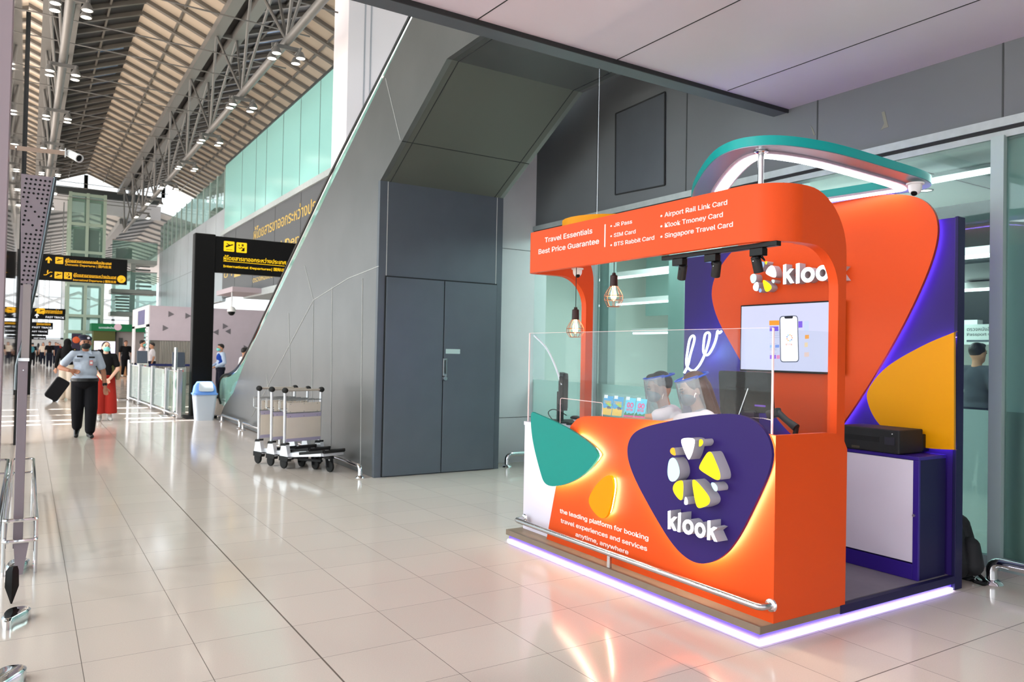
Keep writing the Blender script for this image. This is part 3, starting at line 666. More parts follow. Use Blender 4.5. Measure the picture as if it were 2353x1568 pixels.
def word(parent, polys, ax, v, off, ring):
    for pl in polys:
        g = G(); g.prism([P(x, y, ax, v) for x, y in pl], off, 0, 1); g.build('logo_letter', [LFACE, LSIDE], parent)
    for o_, i_ in ring:
        lo, li = (catmull([P(x, y, ax, v) for x, y in q], 6) for q in (o_, i_))
        g = G(); g.band(lo, li, off); me = g.build('logo_letter', [LFACE, LSIDE], parent)
        for p in me.data.polygons: p.material_index = 0 if p.normal.x < -.9 else 1
def ell(cx, cy, rx, ry, sk=0): return [(cx+rx*math.cos(a*math.pi/6), cy+ry*math.sin(a*math.pi/6)+sk*math.cos(a*math.pi/6)) for a in range(12)]
k1 = [(443, 998), (470, 990), (470, 1078), (503, 1050), (533, 1058), (492, 1105), (530, 1190), (498, 1186), (470, 1128), (470, 1172), (443, 1172)]
l1 = [(545, 1015), (572, 1011), (564, 1203), (537, 1198)]
k2 = [(830, 1090), (857, 1088), (857, 1170), (890, 1148), (925, 1160), (880, 1195), (925, 1297), (893, 1290), (857, 1215), (853, 1280), (825, 1276)]
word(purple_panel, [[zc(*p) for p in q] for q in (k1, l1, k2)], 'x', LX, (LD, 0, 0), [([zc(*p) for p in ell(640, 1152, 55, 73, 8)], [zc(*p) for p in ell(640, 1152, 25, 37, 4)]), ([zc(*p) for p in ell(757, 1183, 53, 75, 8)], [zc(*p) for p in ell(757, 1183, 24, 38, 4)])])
fx = CFX-.0005
for s_, a, b in (('the leading platform for booking', (1287, 1178.7), (1490, 1238)), ('travel experiences and services', (1289, 1201), (1487, 1260.5)), ('anytime, anywhere', (1323, 1232.7), (1444, 1272))):
    text_px('slogan', s_, a, b, 'x', fx, '-x', LETT, ct, hpx=13.5, bold=.024)
# steel foot rail on the platform
fr = thing('foot_rail', 'long brushed steel foot rail along the front of the orange counter', 'foot rail', (3.33, 3.95, KZ))
a, b = P(1205, 1208, 'x', CFX), P(1772, 1408, 'x', CFX); zr = .185
g = G(); ya, yb = a.y, b.y; g.tube(bend([(CFX, ya, zr), (CFX-.085, ya, zr), (CFX-.085, yb, zr), (CFX, yb, zr)], .05), .019, 12); g.build('rail', MT['steel'], fr, smooth=True)
for y in (ya, yb):
    g = G(); g.lathe([(0, .014), (.024, .014), (.034, .009), (.037, 0), (0, 0)], (CFX, y, zr), 20, (-1, 0, 0)); g.build('wall_flange', MT['chrome'], fr, smooth=True)
ym = P(1400, 1305, 'x', CFX-.085).y; g = G(); g.box(CFX-.094, CFX-.076, ym-.014, ym+.014, KZ, zr-.012); g.build('support_bracket', MT['steel'], fr)
# canopy frame: header with rounded ends turning into arches on slim posts
HX, HY0, HY1, HZ0, HZ1, RC = 3.40, 2.733, 5.17, 2.155, 2.48, .24
cf = thing('kiosk_canopy', 'orange kiosk header band carried on two slim arched posts', 'canopy', (3.7, 3.95, 2.15), None)
TH = .045
def corner(x0, y0, sx, sy, r, n=12): return [(x0+sx*r*(1-math.sin(t*math.pi/2/n)), y0+sy*r*(1-math.cos(t*math.pi/2/n))) for t in range(n+1)]
def plan(r, d):
    "header line in plan, outer face moved in by d"
    near = [(HX+r*(1-math.cos(t*math.pi/24)), HY0+r*(1-math.sin(t*math.pi/24))) for t in range(13)]
    far = [(HX+.08*(1-math.cos(t*math.pi/24)), HY1-.08*(1-math.sin(t*math.pi/24))) for t in range(13)]
    return far[::-1]+near
pl = plan(RC, 0)
def off2(pl, d):
    out = []
    for i, p in enumerate(pl):
        a, b = pl[max(i-1, 0)], pl[min(i+1, len(pl)-1)]; t = Vector((b[0]-a[0], b[1]-a[1])).normalized(); out.append((p[0]-t.y*d, p[1]+t.x*d))
    return out
pi_ = off2(pl, TH)
g = G(); g.prism([(x, y, HZ0) for x, y in pl]+[(x, y, HZ0) for x, y in pi_[::-1]], (0, 0, HZ1-HZ0)); g.build('header', OR, cf, smooth=35)
PXR = P(1944, 700, 'y', HY0).x
def arch(y, sy):
    xs = HX+(RC if sy > 0 else .08); R = .36; r = .25; pw = .075
    o_ = [(xs, HZ1), (PXR-R, HZ1)]+[(PXR-R+R*math.sin(t*math.pi/24), HZ1-R+R*math.cos(t*math.pi/24)) for t in range(1, 13)]+[(PXR+.0, .96)]
    i_ = [(PXR-pw, .96)]+[(PXR-pw-r+r*math.cos(t*math.pi/24), HZ0-r+r*math.sin(t*math.pi/24)) for t in range(13)]+[(xs, HZ0)]
    g = G(); g.prism([(x, y, z) for x, z in o_+i_], (0, sy*.062, 0)); return g.build('arch', OR, cf, smooth=35)
arch(HY0, 1); arch(HY1, -1)
hx = HX-.0005
for s, a, b, h in (('Travel Essentials', (1252.5, 557.7), (1361, 539.4), 15.5), ('Best Price Guarantee', (1238, 584.5), (1376.5, 562), 15.5), ('• JR Pass', (1403, 523.5), (1452.5, 516.3), 12), ('• SIM Card', (1403, 546.7), (1460.5, 538.5), 12), ('• BTS Rabbit Card', (1403, 567.5), (1503.5, 552), 12.5), ('• Airport Rail Link Card', (1518, 501), (1671, 476.5), 14.5), ('• Klook Tmoney Card', (1518, 524.7), (1661, 501.4), 14.5), ('• Singapore Travel Card', (1518, 548.7), (1684, 522.5), 14.5)):
    text_px('header_lettering', s, a, b, 'x', hx, '-x', LETT, cf, hpx=h, bold=.022)
a, b = P(1390, 568, 'x', hx), P(1390, 516, 'x', hx); g = G(); g.box(hx-.002, hx, a.y-.006, a.y+.006, a.z, b.z); g.build('divider_line', LETT, cf)
yel = thing('yellow_canopy_disc', 'yellow rounded band showing above the left end of the orange header', 'canopy disc', (3.8, 4.7, 2.5))
g = G(); c = P(1395, 492, 'x', 3.9); lp = [(c.x+.36*math.cos(t*math.pi/12), c.y+.36*math.sin(t*math.pi/12), HZ1+.005) for t in range(24)]; li = [(c.x+.2*math.cos(t*math.pi/12), c.y+.2*math.sin(t*math.pi/12), HZ1+.005) for t in range(24)]; g.band(lp, li, (0, 0, .09)); g.build('band', YE, yel, smooth=35)
g = G(); q = P(1372, 487, 'x', c.x); g.tube([(c.x, q.y, HZ1+.09), (c.x, q.y, 4.47)], .003, 5); g.build('wire', MT['steel'], yel)
# halo ring light
RZ = 2.71
ring = thing('halo_ring', 'teal rounded triangular ring light floating above the kiosk on steel poles', 'ring light', (4.3, 3.4, RZ))
ro = [P(x, y, 'z', RZ) for x, y in ((1574, 462), (1600, 400), (1650, 360), (1755, 333), (1900, 347), (2050, 388), (2135, 417))]
ctrl = ro[2:]+[Vector((x, y, RZ)) for x, y in ((5.26, 2.96), (5.26, 3.25), (5.16, 3.9), (5.04, 4.4), (4.88, 4.66), (4.68, 4.62), (4.42, 4.36), (3.95, 3.86))]
lo = catmull(ctrl, 8); up = (0, 0, 1)
li = inset(lo, .245, up)
g = G(); g.band(lo, li, (0, 0, .054)); g.build('ring_body', TEP, ring, smooth=35)
g = G(); g.band(inset(lo, .003, up), inset(lo, .24, up), (0, 0, -.004)); g.build('underside', mat('lilac_underside', (150, 160, 176), .3, .5), ring)
g = G(); g.band([p+Vector((0, 0, -.004)) for p in inset(lo, .13, up)], [p+Vector((0, 0, -.004)) for p in inset(lo, .24, up)], (0, 0, -.012)); g.build('led_channel', mat('led_channel', (190, 170, 190), .4), ring)
g = G(); g.band([p+Vector((0, 0, -.017)) for p in inset(lo, .152, up)], [p+Vector((0, 0, -.017)) for p in inset(lo, .226, up)], (0, 0, -.004)); g.build('led_diffuser', glow('ring_led', (240, 246, 255), 7), ring)
for px, py, z0 in ((1757, 420, HZ1), (1588, 458, HZ1), (2040, 452, 2.68)):
    q = P(px, py, 'z', z0 if z0 > 2.6 else HZ1)
    if px == 1588: q = P(1590, 462, 'z', RZ); 
    if px == 2040: q = Vector((5.235, 3.19, RZ))
    if px == 1757: q = P(1757, 340, 'z', RZ)+Vector((.03, .05, 0))
    g = G(); g.cyl((q.x, q.y, HZ1-.06 if px != 2040 else 2.3), (q.x, q.y, RZ-.006), .017, n=14); g.build('pole', MT['chrome'], ring, smooth=True)
    if px != 2040: g = G(); g.bar((HX+.03, q.y, HZ1-.05), (q.x+.02, q.y, HZ1-.05), .04, .03, up=(0, 0, 1)); g.build('pole_bracket', MT['steel'], ring)
    g = G(); g.lathe([(0, 0), (.042, 0), (.042, -.006), (.02, -.012), (0, -.012)], (q.x, q.y, RZ-.006), 18); g.build('pole_flange', MT['chrome'], ring, smooth=True)
# back wall
BX = 5.2
bw = thing('kiosk_back_wall', 'purple kiosk back wall with a tall orange pebble panel and a yellow one', 'back wall', (5.23, 3.95, 0))
g = G(); g.box(BX, BX+.07, KY0+.01, KY1-.03, 0.0, 2.47); g.build('purple_board', PU, bw, bevel=.004)
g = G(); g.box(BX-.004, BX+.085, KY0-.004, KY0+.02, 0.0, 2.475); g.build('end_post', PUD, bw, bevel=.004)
OXP = BX-.07
opx = [(1940, 462), (2040, 444), (2120, 452), (2158, 500), (2150, 580), (2100, 700), (2030, 830), (1945, 965), (1880, 1045), (1815, 1000), (1760, 930), (1690, 810), (1640, 720), (1632, 650), (1680, 575), (1760, 510), (1850, 478)]
o, lp = pebble('orange_panel', opx, 'x', OXP, (.025, 0, 0), [OR, mat('dark_orange_edge', (150, 50, 20), .5)], bw)
backlight('orange_backlight', lp, 'x', .03, ((.03, 0, 0), (.03, 0, 0)), LEDP, o, (-1, 0, 0))
orange_panel = o
ypx = [(2192, 764), (2192, 764), (2120, 795), (2040, 842), (1998, 890), (1994, 925), (2020, 975), (2075, 1015), (2130, 1030), (2192, 1034), (2192, 1034)]
def half(pts, n): return catmull(pts, n, False)
o, lp = pebble('yellow_panel', ypx, 'x', OXP+.01, (.022, 0, 0), [YE, mat('yellow_edge', (190, 140, 30), .5)], bw, mode=half)
g = G(); l2 = [Vector((p.x+.03, p.y-.022 if p.y > 2.75 else p.y, p.z)) for p in lp]; l2 = inset(lp, .025, (-1, 0, 0)); l2 = [Vector((p.x+.026, p.y, p.z)) for p in l2]; l2 = l2[9:-9]; g.strip(l2, (.026, 0, 0)); g.build('yellow_backlight', LEDP, o)
# raised word on the orange panel
WX = OXP-.075
def zw(x, y): return (1550+x*.19135, 420+y*.19135)
wpeb = [('b', FL, [(1005, 970), (1040, 945), (1075, 950), (1078, 985), (1050, 1060), (1030, 1065), (1005, 1020)]), ('y', FY, [(1082, 948), (1112, 942), (1115, 960), (1098, 990), (1088, 970)]),
        ('w', FW, [(1090, 1080), (1120, 1020), (1165, 988), (1200, 1010), (1225, 1090), (1218, 1138), (1180, 1140), (1110, 1105)]), ('i', FB, [(905, 1150), (915, 1110), (950, 1090), (980, 1110), (985, 1160), (960, 1205), (925, 1212)]),
        ('w', FW, [(938, 1250), (965, 1200), (1000, 1190), (1012, 1230), (1005, 1295), (980, 1305), (950, 1290)]), ('y', FY, [(1056, 1180), (1072, 1165), (1110, 1190), (1160, 1230), (1170, 1270), (1130, 1308), (1095, 1312), (1075, 1270)]), ('i', FB, [(1160, 1165), (1195, 1162), (1205, 1185), (1190, 1212), (1172, 1200)]), ('b', FL, [(1015, 1275), (1035, 1265), (1050, 1300), (1030, 1322), (1012, 1315)])]
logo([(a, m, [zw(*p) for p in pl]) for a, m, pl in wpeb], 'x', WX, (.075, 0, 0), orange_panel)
wk = [(1303, 990), (1340, 978), (1340, 1085), (1385, 1035), (1430, 1033), (1372, 1100), (1435, 1205), (1390, 1208), (1340, 1130), (1340, 1215), (1303, 1222)]
wl_ = [(1458, 975), (1500, 965), (1500, 1205), (1458, 1215)]
wk2 = [(1893, 960), (1935, 950), (1935, 1060), (1990, 1005), (2040, 1000), (1975, 1070), (2045, 1170), (1995, 1175), (1935, 1098), (1935, 1185), (1893, 1190)]
word(orange_panel, [[zw(*p) for p in q] for q in (wk, wl_, wk2)], 'x', WX, (.075, 0, 0), [([zw(*p) for p in ell(1600, 1107, 83, 92, -8)], [zw(*p) for p in ell(1600, 1107, 38, 45, -4)]), ([zw(*p) for p in ell(1778, 1085, 83, 95, -8)], [zw(*p) for p in ell(1778, 1085, 38, 47, -4)])])
# television
tv = thing('television', 'wall mounted flat television showing a phone on a pale screen', 'television', (5.1, 4.0, 1.4))
TX = OXP-.05
ty1, tz1 = P(1702, 702, 'x', TX).y, P(1702, 702, 'x', TX).z; tz0 = P(1702, 853, 'x', TX).z; ty0 = P(1936, 690, 'x', TX).y
g = G(); g.box(TX, OXP-.005, ty0, ty1, tz0, tz1); g.build('case', MT['black'], tv, bevel=.004)
g = G(); g.box(TX-.002, TX, ty0+.012, ty1-.012, tz0+.016, tz1-.012); scr = g.build('screen', glow('tv_screen', (218, 222, 252), .68), tv)
def rect_px(px, v, m, nm, parent, d=.001, r=0):
    pts = [P(x, y, 'x', v) for x, y in px]; pts = fillet(pts, r, 5) if r else pts
    g = G(); g.prism(pts, (d, 0, 0)); return g.build(nm, m, parent)
SX = TX-.003
def zt(x, y): return (1560+x*.20408, 700+y*.20408)
ph = [zt(*p) for p in ((1132, 132), (1338, 122), (1352, 650), (1142, 652))]
rect_px(ph, SX, glow('phone_edge', (70, 84, 110), .6), 'phone_picture', scr, r=.03)
rect_px([zt(*p) for p in ((1142, 141), (1330, 131), (1343, 640), (1150, 642))], SX-.001, glow('phone_screen', (246, 246, 255), 1.0), 'phone_picture_screen', scr, r=.025)
rect_px([zt(*p) for p in ((1185, 136), (1285, 131), (1280, 158), (1192, 160))], SX-.002, glow('phone_notch', (20, 22, 44), .3), 'phone_picture_notch', scr, r=.008)
tiles = [((1018, 182, 1130, 235), (232, 150, 40)), ((1022, 250, 1120, 302), (110, 80, 214)), ((1024, 458, 1045, 490), (140, 180, 235)), ((1084, 456, 1128, 488), (120, 150, 225)), ((1024, 570, 1092, 614), (140, 90, 220)), ((1100, 572, 1136, 614), (225, 140, 190)), ((1345, 190, 1390, 262), (120, 90, 215)), ((1410, 190, 1462, 300), (190, 205, 240)), ((1420, 345, 1464, 388), (238, 160, 70)), ((1415, 430, 1450, 480), (228, 205, 170)), ((1412, 540, 1464, 590), (222, 196, 190))]
for (x0, y0, x1, y1), c in tiles:
    rect_px([zt(x0, y0), zt(x1, y0-3), zt(x1, y1-3), zt(x0, y1)], SX+.0005, glow('tile_%d_%d_%d' % c, c, .85), 'app_tile', scr)
for i in range(9):
    a = i*math.tau/9; cx, cy = 1245+30*math.cos(a), 376+34*math.sin(a); c = [(240, 150, 60), (90, 130, 220), (120, 200, 220), (240, 190, 60)][i % 4]
    rect_px([zt(cx+10*math.cos(a+s), cy+11*math.sin(a+s)) for s in (0, 2.1, 4.2)], SX-.002, glow('dot_%d_%d_%d' % c, c, .8), 'app_logo', scr)
text_px('app_name', 'klook', zt(1206, 458), zt(1278, 452), 'x', SX-.002, '-x', glow('app_name', (238, 140, 90), .7), scr)
for y in (320, 345, 370, 442, 498, 510, 553): 
    rect_px([zt(1020, y), zt(1130 if y < 400 else 1100, y-2), zt(1130 if y < 400 else 1100, y+3), zt(1020, y+5)], SX+.0005, glow('app_line', (176, 182, 214), .8), 'app_line', scr)
# neon script
ne = thing('neon_sign', 'white blue neon handwriting glowing on the purple back wall', 'neon sign', (5.15, 4.9, 1.4))
NXP = BX-.035
npx = [(60, 770), (100, 690), (130, 560), (170, 420), (172, 362), (148, 356), (120, 400), (98, 520), (84, 640), (96, 705), (140, 742), (180, 740), (240, 670), (300, 540), (340, 400), (345, 330), (318, 318), (292, 350), (278, 450), (276, 530), (300, 568), (335, 560), (380, 490), (415, 400), (430, 330), (438, 300), (455, 322), (480, 300)]
g = G(); g.tube(catmull([P(*zt(x, y), 'x', NXP) for x, y in npx], 5, False), .0105, 8); g.build('tube', glow('neon_white', (214, 240, 255), 3.2), ne, smooth=True)
lamp('neon_glow', 'POINT', P(*zt(230, 520), 'x', BX-.15), 5.0, (.25, .5, 1), shadow_soft_size=.1)
g = G()
for x, y in ((105, 690), (335, 380), (300, 566)): q = P(*zt(x, y), 'x', NXP); g.cyl(q, (BX, q.y, q.z), .006, n=6)
g.build('standoff', MT['steel'], ne)
# ============================================================ on and around the kiosk
ac = thing('acrylic_screen', 'clear acrylic sneeze guard standing on the orange counter', 'screen', (3.46, 3.95, .96))
AXX, AY = 3.462, 2.778; zt_, = (1.672,)
ACR = glassmat('acrylic', (248, 251, 252), .006, .02, .3); EDGE = mat('acrylic_edge', (236, 200, 200), .2, emit=.25)
g = G(); g.box(AXX-.003, AXX+.003, AY, 5.19, .957, zt_); g.build('front_sheet', ACR, ac)
g = G(); g.box(AXX, 4.0, AY-.003, AY+.003, 1.078, zt_-.006); g.build('side_sheet', ACR, ac)
g = G(); g.box(AXX-.0045, AXX+.0045, AY-.0045, AY+.0045, 1.078, zt_); g.box(AXX-.004, AXX+.004, 5.188, 5.196, .957, zt_); g.box(3.998, 4.003, AY-.003, AY+.003, 1.078, zt_); g.box(AXX-.002, AXX+.002, AY, 5.19, zt_, zt_+.002); g.build('sheet_edges', EDGE, ac)
g = G(); yy, zz = P(1288, 915, 'x', AXX-.004).y, P(1288, 915, 'x', AXX-.004).z
y2 = P(1385, 925, 'x', AXX-.004).y; g.tube(bend([(AXX-.0045, yy, .96), (AXX-.0045, yy, zz), (AXX-.0045, y2, zz-.005), (AXX-.0045, y2, .96)], .02), .0022, 5); g.build('pass_slot', EDGE, ac)
# track and its spots
tr = thing('light_track', 'black light track under the orange header', 'light track', (3.47, 3.3, 2.15))
TXX = 3.475
ya, yb = P(1525, 590, 'x', TXX).y, P(1790, 550, 'x', TXX).y
g = G(); g.box(TXX-.02, TXX+.02, yb, ya, HZ0-.03, HZ0-.002); g.build('rail', MT['black'], tr, bevel=.003)
lab = ['black spotlight at the far end of the track, left of the purple wall', 'middle black spotlight of the track, in front of the purple wall', 'black spotlight nearest the camera, hanging before the raised logo']
for i, (bx, tp, bt) in enumerate((((1562, 588), (1570, 610), (1558, 640)), ((1637, 577), (1648, 602), (1636, 634)), ((1743, 558), (1735, 590), (1729, 626)))):
    q = P(*bx, 'x', TXX); a, b = P(*tp, 'x', TXX), P(*bt, 'x', TXX)
    t = thing('track_spotlight', lab[i], 'spotlight', (TXX, q.y, HZ0-.03), 'spotlights on the black track')
    if i == 2: a.y = b.y = q.y+.02
    g = G(); g.box(TXX-.024, TXX+.024, q.y-.045, q.y+.045, HZ0-.075, HZ0-.03); g.build('adapter', MT['black'], t, bevel=.004)
    d = (b-a).normalized(); b2 = b+Vector((.03, 0, 0))
    g = G(); g.tube(catmull([(TXX, q.y, HZ0-.07), (TXX-.02, q.y-.02, HZ0-.1), a+Vector((-.01, .01, 0)), a+d*.03], 6, False), .005, 6); g.tube(catmull([(TXX, q.y-.02, HZ0-.07), (TXX+.01, q.y-.035, HZ0-.1), a+Vector((.01, -.02, 0)), a+d*.03], 6, False), .005, 6); g.build('cable', MT['black'], t, smooth=True)
    g = G(); g.lathe([(0, 0), (.026, .0), (.0275, .004), (.0275, (b2-a).length), (.024, (b2-a).length), (.022, (b2-a).length-.012), (0, (b2-a).length-.012)], a, 20, b2-a); g.build('head', MT['mblack'], t, smooth=True)
    g = G(); g.cyl(a+(b2-a)*.3+Vector((-.029, 0, 0)), a+(b2-a)*.3+Vector((-.024, 0, 0)), .004, n=8); g.build('screw', MT['steel'], t)
    o = lamp('spot_beam', 'SPOT', b2+Vector((0, 0, -.01)), 14, (1, .97, .95), spot_size=1.0, spot_blend=.5, shadow_soft_size=.02); aim(o, b2+(b2-a))
# cage pendants
CAGE = mat('copper_wire', (150, 100, 80), .35, .8); BULB = glow('filament', (255, 204, 130), 9)
for i, (px, yt, yb_, rpx, lb) in enumerate(((1410, 658, 705, 22, 'right hand wire cage lamp with a glowing bulb, hung higher'), (1322, 735, 775, 20, 'left hand wire cage lamp with a glowing bulb, hung lower'))):
    vx = 3.475; c = P(px, (yt+yb_)/2, 'x', vx); ztop = P(px, yt, 'x', vx).z; zbot = P(px, yb_, 'x', vx).z; R_ = .066
    t = thing('cage_pendant', lb, 'pendant lamp', (c.x, c.y, ztop), 'wire cage lamps under the header')
    zc_ = ztop+.085
    g = G(); g.tube([(c.x, c.y, HZ0+.1), (c.x, c.y, zc_)], .0028, 6); g.build('cord', MT['black'], t)
    g = G(); g.lathe([(0, .095), (.012, .094), (.014, .08), (.026, .074), (.028, .0), (.0, .0)], (c.x, c.y, ztop+.0), 18); g.build('socket', mat('dark_bronze', (52, 34, 32), .35, .6), t, smooth=True)
    g = G(); prof = [(.027, ztop), (R_*.75, ztop-.035), (R_, ztop-.068), (R_*.98, ztop-.098), (R_*.62, zbot)]
    for k in range(8):
        a = k*math.pi/4; g.tube([(c.x+r*math.cos(a), c.y+r*math.sin(a), z) for r, z in prof], .0022, 5)
    for r, z in prof[2:]: g.tube([(c.x+r*math.cos(a*math.pi/10), c.y+r*math.sin(a*math.pi/10), z) for a in range(20)], .0022, 5, closed=True)
    g.build('cage', CAGE, t, smooth=True)
    g = G(); g.lathe([(.011, .0), (.012, -.02), (.02, -.05), (.022, -.07), (.016, -.092), (0, -.105)], (c.x, c.y, ztop), 14); g.build('bulb', BULB, t, smooth=True)
    lamp('bulb_light', 'POINT', (c.x, c.y, ztop-.06), 4, (1, .78, .5), shadow_soft_size=.03)
# dome cameras
def dome(label, q, r, look, k=1.0):
    t = thing('security_camera', label, 'security camera', q)
    g = G(); g.lathe([(0, 0), (r*1.3, 0), (r*1.3, -r*.25), (r*1.02, -r*.3)], q, 24); g.build('mount', MT['white'], t, smooth=True)
    g = G(); g.lathe([(r, -r*.25), (r*1.0, -r*.8), (r*.9, -r*1.25), (r*.6, -r*1.7), (0, -r*1.95)], q, 24); g.build('housing', MT['white'], t, smooth=True)
    d = Vector(look).normalized(); c = Vector(q)+Vector((0, 0, -r*1.25))+d*r*.62
    g = G(); g.lathe([(0, r*.2), (r*.4, r*.16), (r*.5, 0), (r*.42, -r*.2)], c, 20, d); g.build('lens', MT['black'], t, smooth=True)
q = P(1327, 617, 'x', 3.62); dome('white dome camera hung under the far end of the orange header', (3.62, q.y, q.z), .036, (-.35, -.75, -.75))
q = P(2103, 421, 'z', RZ-.02); dome('white dome camera under the right tip of the teal ring', q, .042, (-.7, -.1, -.7))
# monitors, keyboard, mouse, terminal on the desk
DZ = .956
mo = thing('monitor', 'thin black monitor seen edge-on at the left end of the desk', 'monitor', (3.62, 4.95, DZ))
a = P(1291, 858, 'x', 3.6); b = P(1306, 945, 'x', 3.6); y = (a.y+b.y)/2
g = G(); g.box(3.56, 3.6, y-.02, y+.03, b.z-.01, a.z); M = Matrix.Translation((3.6, y, 0)) @ Matrix.Rotation(math.radians(58), 4, 'Z'); g = G(); g.box(-.02, .40, -.02, .018, b.z, a.z, M); g.build('casing', MT['black'], mo, bevel=.005)
g = G(); g.box(.0, .39, -.024, -.0205, b.z+.02, a.z-.015, M); g.build('display', mat('display_off', (30, 24, 46), .2), mo)
g = G(); g.box(.1, .22, .0, .05, DZ, b.z+.14, M); g.box(.02, .3, -.09, .12, DZ, DZ+.012, M); g.build('stand', MT['mblack'], mo, bevel=.004)
g = G(); g.box(-.03, .05, .02, .05, b.z+.05, b.z+.27, M); g.build('speaker_box', MT['mblack'], mo, bevel=.004)
g = G(); q = P(1283, 880, 'x', 3.55); g.tube(catmull([P(1228, 772, 'x', 3.53), P(1255, 800, 'x', 3.53), P(1275, 840, 'x', 3.53), P(1290, 885, 'x', 3.56)], 6, False), .008, 8); gn = g.build('gooseneck', mat('frosted_neck', (216, 220, 230), .3), mo, smooth=True)
g = G(); g.tube(catmull([(3.64, y+.03, 1.02), (3.60, y+.14, 1.06), (3.56, y+.17, 1.03), (3.58, y+.12, .965)], 6, False), .004, 6); g.build('cable', MT['black'], mo, smooth=True)
kb = thing('keyboard', 'black keyboard lying on the desk beside the edge-on monitor', 'keyboard', (3.66, 4.74, DZ)); M = Matrix.Translation((3.64, 4.76, DZ)) @ Matrix.Rotation(math.radians(20), 4, 'Z')
g = G(); g.box(-.06, .3, -.07, .07, 0, .012, M); g.build('base', MT['mblack'], kb, bevel=.004)
g = G()
for r in range(5):
    for c in range(12): g.box(-.052+c*.029, -.052+c*.029+.024, -.062+r*.025, -.062+r*.025+.02, .012, .018, M)
g.build('keys', MT['black'], kb)
mq = P(1322, 960, 'z', DZ+.012); mouse = G(); mouse.ball((mq.x, mq.y, DZ+.012), (.05, .033, .018)); mo2 = mouse.build('computer_mouse', MT['mblack'], smooth=True, base=(mq.x, mq.y, DZ)); tag(mo2, "dark computer mouse under the hand at the left of the desk", 'mouse')
pos = thing('pos_monitor', 'glossy black monitor seen from behind, right of the seated staff', 'monitor', (3.8, 3.4, DZ))
vx = 3.78
def mbox(px, v, d): return [P(x, y, 'x', v) for x, y in px]
g = G(); g.prism(fillet(mbox([(1651, 852), (1763, 856), (1768, 950), (1655, 950)], vx, 0), .02), (.05, 0, 0)); g.build('back_shell', mat('gloss_black', (6, 6, 8), .22, spec=.12), pos, smooth=30)
g = G(); g.prism(fillet(mbox([(1660, 860), (1755, 863), (1758, 942), (1663, 942)], vx+.052, 0), .01), (.003, 0, 0)); g.build('display', mat('display_off', (30, 24, 46), .2), pos)
q0 = P(1720, 950, 'x', vx); g = G(); g.box(vx-.01, vx+.04, q0.y-.05, q0.y+.05, DZ+.012, q0.z+.02); g.box(vx-.1, vx+.12, q0.y-.13, q0.y+.13, DZ, DZ+.014); g.build('stand', MT['mblack'], pos, bevel=.004)
g = G(); g.prism(mbox([(1734, 930), (1759, 932), (1759, 936), (1734, 934)], vx-.002, 0), (.001, 0, 0)); g.build('lit_slot', glow('violet_slot', (130, 80, 210), .5), pos)
cd = thing('customer_display', 'narrow black tilted panel in front of the glossy monitor', 'display', (3.66, 3.5, DZ))
g = G(); vx2 = 3.64; A = [P(1655, 889, 'x', vx2), P(1706, 893, 'x', vx2), P(1696, 958, 'x', vx2), P(1657, 958, 'x', vx2)]; A[0] += Vector((.05, 0, 0)); A[1] += Vector((.05, 0, 0)); g.prism(A, (.014, 0, 0)); g.build('panel', mat('gloss_black', (6, 6, 8), .22, spec=.12), cd, bevel=.003)
g = G(); g.bar(A[1]+Vector((-.002, 0, 0)), A[2]+Vector((-.002, 0, 0)), .005); g.build('bright_edge', MT['chrome'], cd)
g = G(); yb2 = (A[2].y+A[3].y)/2; g.box(vx2-.03, vx2+.09, yb2-.06, yb2+.06, DZ, DZ+.012); g.box(vx2, vx2+.02, yb2-.02, yb2+.02, DZ, A[2].z+.01); g.build('foot', MT['mblack'], cd)
sc = thing('barcode_scanner', 'dark handheld scanner leaning in its stand at the right end of the counter', 'scanner', (3.6, 2.98, 1.07)); vx3 = 3.66
g = G(); a, b, c = P(1765, 955, 'x', vx3), P(1785, 946, 'x', vx3), P(1830, 984, 'x', vx3); g.bar(a, b+Vector((0, -.02, 0)), .045, .05); g.build('scan_head', MT['mblack'], sc, bevel=.008)
g = G(); g.tube([b, b*.5+c*.5+Vector((0, 0, -.004)), c], .016, 10, radii=[.02, .018, .024]); g.build('handle', MT['mblack'], sc, smooth=True)
g = G(); g.lathe([(0, .02), (.05, .018), (.07, .006), (.075, 0), (0, 0)], (c.x, c.y+.03, DZ+.0), 20); g.bar((c.x, c.y+.03, DZ+.015), c, .02); g.build('cradle', MT['mblack'], sc, smooth=True)
kp = thing('keypad', 'dark keyboard with violet keys behind the purple panel edge', 'keyboard', (3.72, 3.2, DZ)); g = G(); g.box(3.6, 3.72, 3.02, 3.36, DZ, DZ+.015); g.build('base', MT['mblack'], kp)
g = G()
for r in range(4):
    for c_ in range(11): g.box(3.607+r*.027, 3.63+r*.027, 3.03+c_*.029, 3.054+c_*.029, DZ+.015, DZ+.02)
g.build('keys', mat('violet_keys', (90, 80, 170), .4), kp)  # keys only coloured violet
